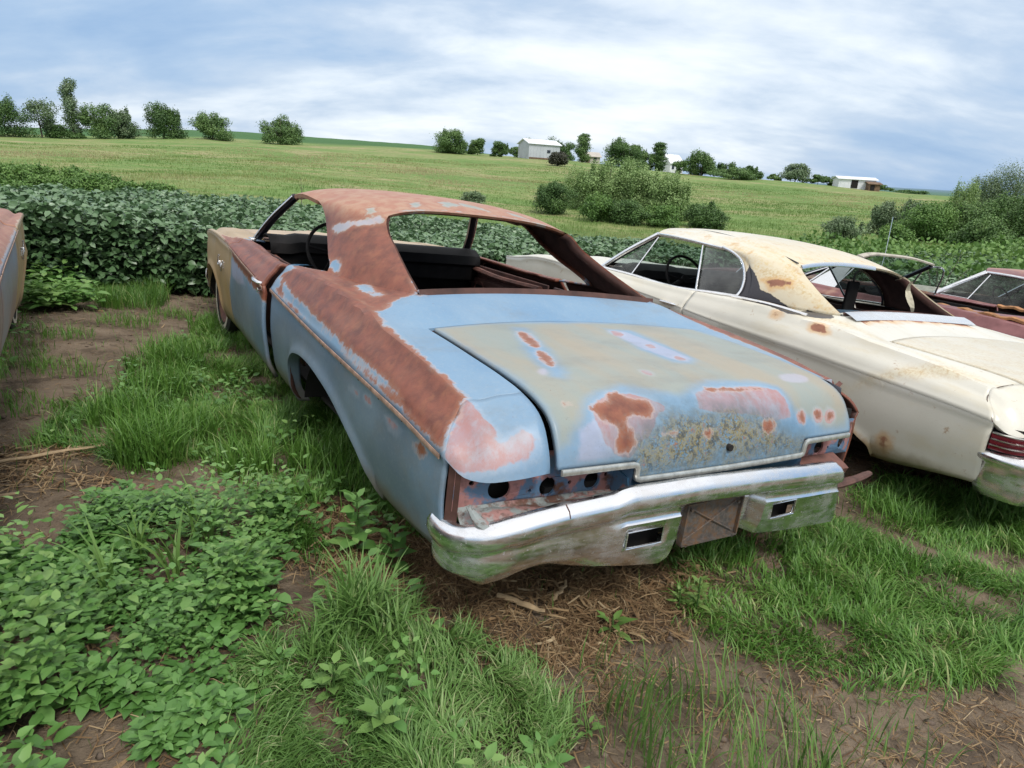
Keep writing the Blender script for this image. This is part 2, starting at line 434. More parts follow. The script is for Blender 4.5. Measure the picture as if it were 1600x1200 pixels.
def mat_glass(name, tint=(.7, .78, .76), dusty=.18, ior=1.4):
    g = NG(name); N, L = g.N, g.L
    gl = N.new('ShaderNodeBsdfGlossy'); gl.inputs['Roughness'].default_value = .05
    tr = N.new('ShaderNodeBsdfTransparent'); tr.inputs[0].default_value = (*tint, 1)
    df = N.new('ShaderNodeBsdfDiffuse'); df.inputs[0].default_value = (.45, .46, .42, 1)
    fr = N.new('ShaderNodeFresnel'); fr.inputs[0].default_value = ior
    m1 = N.new('ShaderNodeMixShader'); L.new(fr.outputs[0], m1.inputs[0]); L.new(tr.outputs[0], m1.inputs[1]); L.new(gl.outputs[0], m1.inputs[2])
    m2 = N.new('ShaderNodeMixShader'); n = g.noise(4, 6, .7); L.new(g.math('MULTIPLY', g.step(n, .3, .75), dusty), m2.inputs[0])
    L.new(m1.outputs[0], m2.inputs[1]); L.new(df.outputs[0], m2.inputs[2])
    L.new(m2.outputs[0], N['Material Output'].inputs[0]); return g.m
M['glass'] = mat_glass('dusty_glass'); M['glass2'] = mat_glass('dusty_tinted_glass', (.40, .45, .44), .16, 1.28)
M['red'] = simple('dark_red_lens', (.16, .012, .02), .2, var=.3)
M['paper'] = simple('torn_lining', (.42, .38, .28), .8, var=.4, scale=20)

ATTRS = ('rust', 'pink', 'beige', 'lich', 'gold', 'lav', 'low', 'dirt', 'pale')
def q_of(P): return np.stack([P[:, 0], P[:, 2] + 1 - np.abs(P[:, 1])], 1)
def p_of(P): return np.stack([P[:, 0] + P[:, 2], P[:, 1]], 1)
def ell(c, a, b, ang=0, n=14):
    t = np.arange(n) / n * 2 * math.pi; ca, sa = math.cos(ang), math.sin(ang)
    return [(c[0] + a * math.cos(x) * ca - b * math.sin(x) * sa, c[1] + a * math.cos(x) * sa + b * math.sin(x) * ca) for x in t]
def paint_attrs(P, recs, coords, base=None):
    """recs: (attribute, +1/-1, polygon); islands (-1) cut into what came before"""
    out = {k: np.full(len(P), -1.0) for k in ATTRS}
    out['low'][:] = 0; out['dirt'][:] = 0; out['pale'][:] = 0
    if base: out.update({k: np.array(v, float) * np.ones(len(P)) for k, v in base.items()})
    Q = coords(P)
    for k, sgn, poly in recs:
        s = sdf_poly(Q, poly)
        out[k] = np.maximum(out[k], s) if sgn > 0 else np.minimum(out[k], -s)
    return out

# tables along x for the left half, shared by all the cars of this row
ZC = tb([(0, .715), (.25, .722), (.5, .745), (.8, .762), (1.135, .777), (1.68, .797), (2.29, .83), (2.56, .852), (3.08, .882), (3.57, .915), (4.0, .935), (4.5, .93), (5.1, .865), (5.4, .84)])
YC = tb([(0, .985), (.25, 1.0), (.6, 1.005), (1.2, 1.01), (1.9, 1.0), (2.6, .995), (3.6, .992), (4.2, .988), (4.7, .965), (5.1, .915), (5.4, .87)])
ZS = tb([(0, .84), (.335, .862), (.565, .896), (.834, .925), (1.16, .951), (1.475, .972), (1.753, .985), (2.1, .978), (2.6, .962), (3.3, .968), (3.7, .972), (4.2, .975), (4.6, .96), (5.1, .895), (5.4, .86)])
YS = tb([(0, .89), (.335, .90), (.8, .90), (1.5, .90), (2.1, .905), (2.6, .91), (3.6, .905), (4.2, .90), (4.7, .87), (5.1, .81), (5.4, .76)])
LIDE = [(.98, .927), (.795, .92), (.622, .911), (.407, .897), (.32, .887), (.252, .872), (.2, .852), (.165, .825), (.137, .785), (.115, .74), (.104, .70)]
LZ = tb(sorted([(a, b) for a, b in LIDE]))
def arch(x, c=1.42, r=.585, h=.645, sill=.33):
    P = [(.79, sill), (.80, .385), (.86, .42), (.95, .475), (1.045, .525), (1.213, .592), (1.40, .628), (1.6, .645), (1.75, .638), (1.88, .605), (1.955, .545), (1.985, .47), (1.995, sill)]
    return P
ARCH_REAR = arch(0)
ARCH_FRONT = [(4.03, .33), (4.04, .45), (4.07, .53), (4.14, .60), (4.26, .655), (4.4, .675), (4.54, .672), (4.68, .64), (4.79, .58), (4.86, .50), (4.89, .40), (4.90, .33)]
YPROF = tb([(0, -.075), (.12, -.038), (.35, -.012), (.6, .004), (.85, .004), (.96, .002), (1, .010)])
def make_section(X, zl, I, flare=0, nl=15, nu=17, sill=.33):
    zc, yc, zs, ys = ZC(X), YC(X), ZS(X), YS(X)
    if flare: zz = zl + (zc - zl) * np.linspace(0, 1, nl) ** 1.25
    else: zz = np.linspace(zl, zc, nl)
    lo = []
    for z in zz:
        t = (z - sill) / (zc - sill)
        y = yc + YPROF(min(max(t, 0), 1)) + flare * math.exp(-((z - zl) / .035) ** 2)
        lo.append((X, y, z))
    d = zs - zc
    up = [(X, yc + .012, zc), (X, yc + .004, zc + .012), (X, yc - .018, zc + .40 * d), (X, ys + .036, zs - .022 - .12 * d), (X, ys + .010, zs - .0045), (X, ys - .004, zs - .0002), (X, ys - .035, zs - .003)]
    if X > 3.9:
        k_ = min(1, (X - 3.9) / .4); alt = [up[0], up[1], (X, yc - .012, zc + .45 * d), (X, ys + .050, zs - .030 - .1 * d), (X, ys + .022, zs - .012), (X, ys - .004, zs - .003), (X, ys - .035, zs - .002)]
        up = [tuple(np.array(a) * (1 - k_) + np.array(b) * k_) for a, b in zip(up, alt)]
    up.append((X, (ys - .03 + I[0]) / 2, (zs + I[1]) / 2 + .002)); up.append((X, I[0], I[1]))
    up = cr(up, nu)
    return np.array(lo), up
def arch_stations(A): return [(a[0], a[1]) for a in densify(A, .035)]
def densify(A, step):
    A = np.asarray(A, float); L = np.linalg.norm(np.diff(A, axis=0), axis=1).sum()
    return cr(A, max(8, int(L / step)))
def stations(x0, x1, step, archpts=None, sill=.33):
    xs = []
    if archpts is None:
        n = max(2, int(round((x1 - x0) / step)) + 1)
        return [(x, sill, 0.0) for x in np.linspace(x0, x1, n)]
    a0, a1 = archpts[0][0], archpts[-1][0]
    n = max(2, int((a0 - x0) / step)); xs += [(x, sill, 0.0) for x in np.linspace(x0, a0 - .006, n)]
    prev = xs[-1][0]
    for x, z in densify(archpts, step * .8):
        if x > prev + 1e-4: xs.append((x, z, .014)); prev = x
    n = max(2, int((x1 - a1) / step)); xs += [(x, sill, 0.0) for x in np.linspace(prev + .008, x1, n)]
    return xs

def build_coupe(root, cfg):
    pm = cfg['paint']; inner = cfg.get('inner', M['inner']); step = cfg.get('step', .03)
    recs = cfg.get('recs', []); lidrecs = cfg.get('lidrecs', []); hires = cfg.get('hires', False)
    detail = cfg.get('detail', True)
    Qp = cfg['Q']; G = cfg['G']; roofm = cfg.get('roofmat')
    yb, zb = Qp[0][1], Qp[0][2]; xq = Qp[0][0]; xg = G[0][0]
    belt = tb([(xq, yb), (2.21, .855), (2.62, .87), (3.26, .855), (3.62, .845), (3.75, .80)])
    beltz = tb([(xq, zb), (2.21, .978), (2.62, .952), (3.26, .966), (3.62, .968), (3.75, .968)])
    def I(X):
        if X <= .98: return (.735, LZ(max(X, .104)))
        if X <= xg:
            t = (X - .98) / (xg - .98); return (.735 + (G[0][1] - .735) * t, .927 + (G[0][2] - .927) * t)
        if X <= xq:
            t = (X - xg) / (xq - xg); return (G[0][1] + (yb - G[0][1]) * t, G[0][2] + (zb - G[0][2]) * t - .012 * math.sin(math.pi * t))
        return (belt(X), beltz(X))
    def attrs(P, lid=False, extra=None):
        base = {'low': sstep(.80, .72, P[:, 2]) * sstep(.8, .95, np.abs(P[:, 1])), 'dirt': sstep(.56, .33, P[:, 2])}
        if cfg.get('roofrust') and not lid:
            zc_ = np.array([ZC(x) for x in P[:, 0]]); w_ = P[:, 2] + 1 - np.abs(P[:, 1])
            door_ = np.minimum(np.minimum(w_ - zc_ - .012, P[:, 0] - 2.38), 3.58 - P[:, 0]); door_ = np.minimum(door_, .12)
            base['rust'] = np.maximum(np.maximum(P[:, 2] - 1.045, door_), np.where((P[:, 1] < 0) & (P[:, 0] < 1.42), np.abs(P[:, 1]) - .825, -1))
            base['gold'] = P[:, 0] - 3.63; base['beige'] = P[:, 2] - 1.15
            if cfg.get('toprust'): base['rust'] = w_ - zc_ - .02; base['pale'] = .6 + 0 * w_; base['gold'] = np.minimum(P[:, 0] - 3.5, zc_ + .06 - w_)
        if cfg.get('shelfrust') and not lid:
            sx_ = 1.27 + .09 * (1 - (P[:, 1] / .66) ** 2)
            base['rust'] = np.where((np.abs(P[:, 1]) < .62) & (P[:, 2] > .9) & (P[:, 2] < 1.03), .035 - np.abs(P[:, 0] - sx_), -1.0)
        if lid and cfg.get('lidbase'): base.update({k: v + 0 * P[:, 0] for k, v in cfg['lidbase'].items()})
        if extra: base.update(extra(P))
        return paint_attrs(P, lidrecs if lid else recs, p_of if lid else q_of, base)
    # ---- quarter, pillar, roof as one shell
    mb = MB()
    XD = 2.37
    st = stations(.30, XD, step, ARCH_REAR)
    # make sure pillar foot stations exist
    rowsL, rowsU, footIdx = [], [], []
    st = [(X, zl + .085 * (1 - sstep(.26, .78, X)) if X < .78 else zl, fl) for X, zl, fl in st]
    for k, (X, zl, fl) in enumerate(st):
        lo, up = make_section(X, zl, I(X), fl)
        def off(row, n):   # slanted rear seam
            pass
        if X < .62:
            w = 1 - sstep(.30, .62, X)
            lo[:, 0] += (-.06) * w
            tt = np.linspace(0, 1, len(up)); up[:, 0] += w * (-.06 + .095 * sstep(0, .45, tt) - .035 * sstep(.6, 1, tt))
        rowsL.append(lo); rowsU.append(up)
        if xg - 1e-3 <= X <= xq + 1e-3: footIdx.append(k)
    rowsL = np.array(rowsL); rowsU = np.array(rowsU)
    # flange at the lid and the window edge
    fl = rowsU[:, -1:, :].copy(); fl2 = fl.copy()
    for k, (X, _, _) in enumerate(st):
        if X <= .99: fl2[k, 0] += (0, -.004, -.055)
        elif X <= xg + .0: fl2[k, 0] += (0, 0, -.0)
        else: fl2[k, 0] += (0, 0, 0)
    for s in (1, -1):
        F = np.array([1, s, 1.0])
        mb.grid(rowsL * F, flip=(s > 0)); mb.grid(rowsU * F, flip=(s > 0))
        k1 = [k for k, (X, _, _) in enumerate(st) if X <= .99]
        mb.grid(np.concatenate([fl[k1], fl2[k1]], 1) * F, flip=(s > 0))
        # wheel arch lip
        ka = [k for k, a in enumerate(st) if a[2] > 0]
        e = rowsL[ka, 0]; lip = np.stack([e + (0, -.06, .0), e + (0, -.05, -.004), e], 1)
        mb.grid(lip * F, flip=(s > 0))
        # door jamb return
        e = rowsL[-1]; 
    # rear extensions (left, and right unless missing)
    ek = 0
    outer = np.concatenate([rowsU[0]])                      # seam: crease end -> lid edge
    def edge_bottom(n): return cr([tuple(rowsU[0][0]), (.215, .996, .705), (.185, .975, .684), (.15, .93, .676), (.122, .852, .684), (.104, .735, .70)], n)
    def edge_lid(n): return cr([(x, .735, z) for x, z in LIDE if x <= .32][0:1] and [tuple(rowsU[0][-1])] + [(x, .735, z) for x, z in LIDE if x < .29], n)
    nu_ = len(outer); nv = 15
    A_ = outer; C_ = edge_bottom(nu_); B_ = edge_lid(nv); D_ = np.linspace(A_[0], C_[0], nv)
    u = np.linspace(0, 1, nu_)[:, None, None]; v = np.linspace(0, 1, nv)[None, :, None]
    S = (1 - v) * A_[:, None] + v * C_[:, None] + (1 - u) * D_[None] + u * B_[None] - ((1 - u) * (1 - v) * A_[0] + u * (1 - v) * A_[-1] + (1 - u) * v * C_[0] + u * v * C_[-1])
    S = S + 4 * u * (1 - u) * v * (1 - v) * np.array([-.014, .004, .010])
    lipE = np.stack([C_, C_ + np.array([.03, -.01, -.004])], 1)
    exts = []
    for s in ((1, -1) if not cfg.get('right_ext_missing') else (1,)):
        F = np.array([1, s, 1.0]); e = MB(); e.grid(S * F, flip=(s > 0)); e.grid(lipE * F, flip=(s > 0)); exts.append(e)
    # ---- roof
    if cfg.get('roof', True):
        E0 = [cfg['A'], (2.97, .695, 1.325), tuple(Qp[-1])]
        nF = 14; e1 = cr(E0, nF); nB = len(footIdx)
        top = cr([tuple(Qp[-1]), ((Qp[-1][0] + G[-1][0]) / 2, (Qp[-1][1] + G[-1][1]) / 2 + .022, (Qp[-1][2] + G[-1][2]) / 2 + .018), tuple(G[-1])], nB)
        E = np.concatenate([e1, top[1:]]); r = np.linspace(0, 1, len(E))
        arcl = np.concatenate([[0], np.cumsum(np.linalg.norm(np.diff(E, axis=0), axis=1))]); arcl /= arcl[-1]
        C = cr(cfg['crown'], 60); ca = np.concatenate([[0], np.cumsum(np.linalg.norm(np.diff(C, axis=0), axis=1))]); ca /= ca[-1]
        Cc = np.stack([np.interp(arcl, ca, C[:, k]) for k in range(3)], 1)
        ns = 41; s = np.linspace(-1, 1, ns); R = []
        for i in range(len(E)):
            a = np.abs(s)[:, None]; row = np.zeros((ns, 3))
            row[:, 0] = Cc[i, 0] + (E[i, 0] - Cc[i, 0]) * np.abs(s) ** 2.2
            row[:, 1] = E[i, 1] * np.sign(s) * (np.abs(s) ** .93)
            row[:, 2] = Cc[i, 2] + (E[i, 2] - Cc[i, 2]) * (.35 * np.abs(s) ** 2 + .65 * np.abs(s) ** 4.5)
            R.append(row)
        R = np.array(R)
        rb = MB() if roofm else mb
        rb.grid(R, flip=True)
        # header returns
        hr = R[-1]; rb.grid(np.stack([hr, hr + (.008, 0, -.012), hr + (.045, 0, -.02)], 1), flip=False)
        hf = R[0]; rb.grid(np.stack([hf, hf + (-.01, 0, -.02), hf + (-.06, 0, -.028)], 1), flip=True)
        # pillar patch
        nf = 22
        Bm = rowsU[footIdx, -1][::-1]                      # from window corner back to the backlight foot
        Tt = np.concatenate([e1[-1:], top[1:]])
        Lq = cr(Qp, nf); Gq = cr(G, nf)
        Lq[0] = Bm[0]; Gq[0] = Bm[-1]; Gq[-1] = Tt[-1]; Lq[-1] = Tt[0]
        nB_ = len(Bm); u = np.linspace(0, 1, nB_)[:, None, None]; v = np.linspace(0, 1, nf)[None, :, None]
        S2 = (1 - v) * Bm[:, None] + v * Tt[:, None] + (1 - u) * Lq[None] + u * Gq[None] - ((1 - u) * (1 - v) * Bm[0] + u * (1 - v) * Bm[-1] + (1 - u) * v * Tt[0] + u * v * Tt[-1])
        S2 = S2 + 4 * u * (1 - u) * (4 * v * (1 - v)) * np.array([-.0, .022, .018])
        for sg in (1, -1):
            F = np.array([1, sg, 1.0]); rb.grid(S2 * F, flip=(sg < 0))
            gl = np.stack([Gq, Gq + (.012, -.006, -.012), Gq + (.05, -.012, -.03)], 1); rb.grid(gl * F, flip=(sg < 0))
            ql = np.stack([Lq, Lq + (0.004, -.02, 0), Lq + (-.01, -.045, 0)], 1); rb.grid(ql * F, flip=(sg > 0))
            rl = np.stack([e1, e1 + (0, -.004, -.022), e1 + (0, -.045, -.028)], 1); rb.grid(rl * F, flip=(sg > 0))
    # ---- shelf between window foot and lid
    shl = []
    xs = [k for k, a in enumerate(st) if .975 <= a[0] <= xg + 1e-3]
    ed = rowsU[xs, -1]; ns = 31
    gb = cfg.get('shelf_bow', (.07, .115))
    sh = []
    for i, e in enumerate(ed):
        t = (e[0] - ed[0, 0]) / max(1e-6, (ed[-1, 0] - ed[0, 0])); ss = np.linspace(-1, 1, ns)
        bow = gb[1] + (gb[0] - gb[1]) * t
        sh.append(np.stack([e[0] + bow * (1 - ss ** 2), e[1] * ss, e[2] + (.012 + .002 * t) * (1 - ss ** 2)], 1))
    sh = np.array(sh); mb.grid(sh)
    mb.grid(np.stack([sh[-1], sh[-1] + (.01, 0, .008), sh[-1] + (.06, 0, -.01)], 1))       # window channel
    mb.grid(np.stack([sh[0], sh[0] + (-.003, 0, -.03)], 1), flip=True)
    # merge doubles and link
    def finish(mb_, name, material, attrf=None, thick=.012, parent=root):
        V = np.concatenate(mb_.v); key = np.round(V / .0008).astype(np.int64)
        _, idx, inv = np.unique(key, axis=0, return_index=True, return_inverse=True); inv = inv.ravel()
        V2 = V[idx]; F2 = []
        for f in mb_.f:
            g = [int(inv[i]) for i in f]; h = [g[i] for i in range(len(g)) if g[i] != g[i - 1]]
            if len(h) >= 3 and len(set(h)) == len(h): F2.append(tuple(h))
        o = mesh_np(name, V2, F2, [material, inner], parent, True, (attrf or attrs)(V2))
        o.data.set_sharp_from_angle(angle=math.radians(32))
        if thick:
            m_ = o.modifiers.new('thickness', 'SOLIDIFY'); m_.thickness = thick; m_.offset = -1; m_.material_offset = 1; m_.material_offset_rim = 0
        return o
    pale = (lambda P: {'pale': sstep(1.22, 1.30, P[:, 2])}) if not cfg.get('toprust') else (lambda P: {})
    if cfg.get('roof', True) and roofm: finish(rb, 'vinyl_roof', roofm)
    finish(mb, 'body', pm, lambda V: attrs(V, extra=pale))
    for e in exts: finish(e, 'fender_extension', pm)
    # ---- lid
    lb = MB(); gap = cfg.get('lidgap', (.016, .010))
    yl, yr = .735 - gap[0], -(.735 - gap[1])
    prof = densify(LIDE + [(.100, .645)], step if not hires else .012)
    ny = 61 if not hires else 117
    ys_ = np.unique(np.concatenate([np.linspace(yr, yl, ny), [-.42, .42]]))
    front = np.array([.105 * (1 - (y / .735) ** 2) for y in ys_])
    rows = []
    lift = cfg.get('lidlift', .004)
    for x, z in prof:
        w = sstep(.3, .98, x)
        rows.append(np.stack([x + front * w - .014 * (1 - (ys_ / .735) ** 2) * (1 - w) - .006 * (1 - w) + (-.008) * w, ys_, z + .014 * (1 - (ys_ / .735) ** 2) * sstep(.70, .9, z) + lift + 0 * ys_], 1))
    Gd = np.array(rows); a, b = Gd.shape[:2]
    F = []
    for i in range(a - 1):
        for j in range(b - 1):
            ym = (ys_[j] + ys_[j + 1]) / 2
            if abs(ym) > .42 and Gd[i + 1, j, 2] < .70: continue
            F.append((i * b + j, i * b + j + 1, (i + 1) * b + j + 1, (i + 1) * b + j))
    lb.add(Gd.reshape(-1, 3), F)
    finish(lb, 'trunk_lid', pm, lambda V: attrs(V, True), thick=.02)
    if cfg.get('lidtrim', True):
        t = MB(); xo = .092
        path = [(xo, yl - .005, .703), (xo - .006, .50, .703), (xo - .008, .436, .703), (xo - .009, .424, .699), (xo - .009, .419, .688), (xo - .009, .418, .665), (xo - .009, .414, .655), (xo - .010, .402, .651), (xo - .016, .2, .651), (xo - .018, 0, .651)]
        path = path + [(x, -y, z) for x, y, z in path[::-1][1:]]
        t.strip(path, (-1, 0, .1), .019, .010)
        t.build('lid_trim', M['dulltrim'], root)
    # ---- doors
    for s, jar in ((1, cfg.get('door_ajar', 0)), (-1, 0)):
        d = MB(); F3 = np.array([1, s, 1.0])
        stn = stations(XD + cfg.get('doorgap', .014), 3.60, step * 1.3)
        L_, U_ = [], []
        for X, zl, _ in stn:
            lo, up = make_section(X, zl, (belt(X), beltz(X))); L_.append(lo); U_.append(up)
        L_, U_ = np.array(L_), np.array(U_)
        d.grid(L_ * F3, flip=(s > 0)); d.grid(U_ * F3, flip=(s > 0))
        od = finish(d, 'door', pm, thick=.02)
        if jar:
            Mx = Matrix.Translation((3.6, s * .98, 0)) @ Matrix.Rotation(-s * jar, 4, 'Z') @ Matrix.Translation((-3.6, -s * .98, 0))
            od.data.transform(Mx)
        # handle
        hb = MB(); hx, hz = 2.53, .842
        yh = YC(hx) + .0
        jy = (3.6 - hx) * math.sin(jar)
        hb.tube([(hx + .08, s * (yh - .005 + jy), hz + .008), (hx + .07, s * (yh + .022 + jy), hz + .012), (hx, s * (yh + .03 + jy), hz + .013), (hx - .06, s * (yh + .024 + jy), hz + .011), (hx - .075, s * (yh - .008 + jy), hz + .005)], [.009, .011, .011, .010, .008], 8)
        hb.tube([(hx - .035, s * (yh - .01 + jy), hz - .032), (hx - .035, s * (yh + .022 + jy), hz - .034)], .013, 10)
        if not cfg.get('no_handles'): hb.build('door_handle', M['chrome'], od)
        # inner door card, a stamped rusty panel
        ip = MB()
        ip.box((2.98, s * .80, .66), (1.18, .015, .52)); ip.box((2.95, s * .785, .80), (1.0, .03, .05)); ip.box((2.7, s * .785, .62), (.35, .03, .2)); ip.box((3.25, s * .785, .60), (.25, .03, .16))
        ip.build('door_card', M['innerdark'] if detail else M['dark'], od, bevel=.006)
        if hires:
            for cx, cz, a, b in ((2.62, .74, .09, .06), (2.95, .66, .12, .08), (3.28, .72, .08, .09)):
                tt = np.arange(18) / 18 * 2 * math.pi; q = MB(); q.add([(cx + a * math.cos(x), s * .776, cz + b * math.sin(x)) for x in tt], [tuple(range(18))]); q.build('card_dark_disc', M['dark'], od)  # flat dark disc imitates the shade inside a card opening
                q = MB(); q.tube([(cx + a * math.cos(x), s * .775, cz + b * math.sin(x)) for x in np.linspace(0, 2 * math.pi, 19)], .008, 5, cap=False); q.build('opening_rim', M['innerlight'], od)
            q = MB(); q.tube(cr([(3.5, s * .77, .90), (3.0, s * .765, .875), (2.45, s * .77, .885)], 14), .028, 6, squash=.7); q.build('card_rail', M['innerlight'], od)
    # crease moulding on quarter and doors
    if cfg.get('crease_trim'):
        for s in (1, -1):
            t = MB(); pts = [(x, s * (YC(x) + .012), ZC(x) - .004) for x in np.linspace(.26, 2.36, 40)]
            t.strip(pts, (0, s, 0), .016, .004); t.build('side_moulding', cfg['crease_trim'], root)
            t = MB(); j = cfg.get('door_ajar', 0) if s > 0 else 0
            pts = [(x, s * (YC(x) + .012 + (3.6 - x) * math.sin(j)), ZC(x) - .004) for x in np.linspace(2.40, 3.59, 24)]
            t.strip(pts, (0, s, 0), .012, .003); t.build('side_moulding', cfg['crease_trim'], root)
    # ---- front fenders, hood, cowl
    hoodm = cfg.get('hood', pm)
    for s in (1, -1):
        f = MB(); F3 = np.array([1, s, 1.0]); stn = stations(3.612, 5.32, step * 1.3, ARCH_FRONT); L_, U_ = [], []
        for X, zl, fl_ in stn:
            inr = (min(.76, YS(X) - .08), ZS(X) - .004)
            lo, up = make_section(X, zl, inr, fl_); L_.append(lo); U_.append(up)
        L_, U_ = np.array(L_), np.array(U_)
        f.grid(L_ * F3, flip=(s > 0)); f.grid(U_ * F3, flip=(s > 0))
        # rounded nose of the fender
        e = np.concatenate([L_[-1], U_[-1][1:]]); c = np.array([5.32, .62, .68])
        nose = np.stack([e, e * (1, .985, .99) + (.03, 0, .004), e + (c - e) * .22 + (.055, 0, 0), e + (c - e) * .6 + (.06, 0, 0)], 1)
        f.grid(nose * F3, flip=(s < 0))
        ka = [k for k, a in enumerate(stn) if a[2] > 0]; e = L_[ka, 0]
        lip = np.stack([e + (0, -.09, 0), e + (0, -.05, -.004), e], 1); f.grid(lip * F3, flip=(s > 0))
        fo = finish(f, 'front_fender', pm, thick=.012)
        if cfg.get('emblem', True):
            b = MB(); ex, ez = 3.93, .735; y = s * (YC(ex) + .004); q = []
            scr = [(0, 0), (.01, .06), (.02, .075), (.018, .01), (.03, .0), (.05, .03), (.06, .0), (.08, .03), (.09, 0), (.11, .03), (.12, -.03), (.13, .02), (.145, 0), (.165, .03), (.175, 0), (.2, .05), (.205, 0)]
            b.tube([(ex + .1 - a, y + s * .006, ez + bb) for a, bb in cr(scr, 60)], .006, 6); b.build('script_emblem', M['chrome'], fo)
        # headlights
        for yy in (.74, .54):
            hl = MB(); t = np.arange(20) / 20 * 2 * math.pi
            rings = [[(5.235 + dx, s * yy + r * math.cos(a), .66 + r * math.sin(a)) for a in t] for dx, r in ((0, .095), (.05, .10), (.055, .085), (.045, .08), (.055, .05), (.06, .0005))]
            hl.grid(np.array(rings), closeu=False); hl.grid(np.array([[r[-1], r[0]] for r in rings]))
            hl.build('headlight', M['chrome'], root)
    h = MB(); ss = np.linspace(-1, 1, 25); hp = []
    for X in np.linspace(3.76, 5.36, 26):
        ye = min(.755, YS(X) - .085); z = ZS(X) - .006
        hp.append(np.stack([X + .06 * (1 - ss ** 2) * (1 if X > 4.8 else 0), ye * ss, z + .022 * (1 - ss ** 2) + .012 * np.exp(-((np.abs(ss) - .25) / .08) ** 2)], 1))
    hp = np.array(hp); h.grid(hp)
    h.grid(np.stack([hp[-1], hp[-1] + (.02, 0, -.04), hp[-1] + (.02, 0, -.10)], 1))
    finish(h, 'hood', hoodm, thick=.012)
    c = MB(); c.grid(np.array([[(3.60, y, .965), (3.68, y, .975), (3.757, y, .966)] for y in np.linspace(-.77, .77, 9)]))
    finish(c, 'cowl', hoodm, thick=.01)
    gr = MB()
    for i in range(7): gr.tube([(5.36, y, .60 + i * .024) for y in np.linspace(-.52, .52, 9)], .006, 6)
    for y in np.linspace(-.5, .5, 9): gr.box((5.365, y, .67), (.012, .008, .16))
    gr.build('grille', M['trim'], root)
    gp = MB(); gp.box((5.27, 0, .62), (.1, 1.6, .36)); gp.build('grille_backing', M['dark'], root); gp = MB(); gp.box((3.72, 0, .68), (.04, 1.6, .54)); gp.build('firewall', M['dark'], root)
    fb = MB(); pth = cr([(5.26, -.87, .46), (5.36, -.84, .46), (5.43, -.74, .47), (5.47, -.4, .47), (5.48, 0, .47), (5.47, .4, .47), (5.43, .74, .47), (5.36, .84, .46), (5.26, .87, .46)], 50)
    T = np.gradient(pth, axis=0); T /= np.linalg.norm(T, axis=1)[:, None]; Nn = np.cross(T, [0, 0, 1.0]); 
    sec = [(-.05, .085), (.0, .09), (.03, .06), (.035, .0), (.02, -.03), (.015, -.08), (-.02, -.11)]
    fb.grid(np.array([[pth[i] + Nn[i] * a + np.array([0, 0, b_]) for a, b_ in sec] for i in range(50)])); 
    fo = fb.build('front_bumper', M['chrome'], root); md = fo.modifiers.new('thickness', 'SOLIDIFY'); md.thickness = .008
    # ---- windshield pillars
    A = np.array(cfg['A'])
    for s in (1, -1):
        p = MB(); base = np.array([3.66, .815, .965]); mid = (base + A) / 2 + np.array([.0, .006, .002])
        pts = cr([base, mid, A + (.0, -.01, -.012)], 14) * (1, s, 1); p.tube(pts, [.03] * 14, 8, squash=.8); p.build('windshield_pillar', cfg.get('pillar', M['trimblack']), root)
        t = MB(); t.strip(pts + np.array([-.012, s * .026, .0]), (-.3, s, .3), .012, .006); t.build('pillar_trim', M['trim'], root)
        t = MB(); t.box((3.655, s * .842, .968), (.10, .035, .02)); t.build('pillar_foot', M['chrome'], root, bevel=.004)
    # ---- interior
    fm = cfg.get('floor', M['dark'])
    fl = MB(); fl.box((2.2, 0, .36), (3.2, 1.68, .02)); fl.box((2.3, 0, .43), (2.4, .3, .12))
    fl.box((1.32, 0, .62), (.03, 1.5, .5)); fl.box((.95, 0, .37), (1.5, 1.35, .02)); fl.box((.26, 0, .45), (.03, 1.7, .12))
    fl.build('floor_pan', fm, root, bevel=.004)
    for s in (1, -1):
        t = np.linspace(.0, math.pi, 16)
        for cx, r in ((1.45, .47), (4.47, .42)):
            w = MB()
            w.grid(np.array([[(cx + r * math.cos(a), s * .93, .37 + r * .66 * math.sin(a)), (cx + r * math.cos(a), s * .62, .37 + r * .66 * math.sin(a))] for a in t]))
            w.add([(cx + r * math.cos(a), s * .62, .37 + r * .66 * math.sin(a)) for a in t], [tuple(range(16))])
            w.build('wheel_well', M['dark'], root)
    da = MB()
    sec = [(3.63, 1.0), (3.52, 1.028), (3.42, 1.025), (3.345, .985), (3.33, .92), (3.36, .90), (3.37, .80), (3.45, .79), (3.46, .66)] if detail else [(3.62, .965), (3.50, .975), (3.40, .965), (3.34, .92), (3.33, .86), (3.36, .78), (3.42, .70)]
    da.grid(np.array([[(x, y, z + (.015 if abs(y - .4) < .22 else 0)) for x, z in sec] for y in np.linspace(-.79, .79, 25)]))
    do = da.build('dashboard', cfg.get('dash', M['black']), root); md = do.modifiers.new('thickness', 'SOLIDIFY'); md.thickness = .01
    sw = MB(); cen = np.array([2.99, .44, .985]); ax = np.array([-.85, 0, .53]); ax /= np.linalg.norm(ax); e1_ = np.array([0, 1.0, 0]); e2_ = np.cross(ax, e1_)
    t = np.linspace(0, 2 * math.pi, 41); sw.tube([cen + .205 * (math.cos(a) * e1_ + math.sin(a) * e2_) for a in t], .011, 8, cap=False)
    for a in (-.15, math.pi + .15): sw.tube([cen - ax * .03, cen + .2 * (math.cos(a) * e1_ + math.sin(a) * e2_)], .009, 6)
    sw.tube([cen + ax * .0, cen - ax * .05, cen - ax * .45], [.04, .03, .022], 12); sw.build('steering_wheel', M['black'], root)
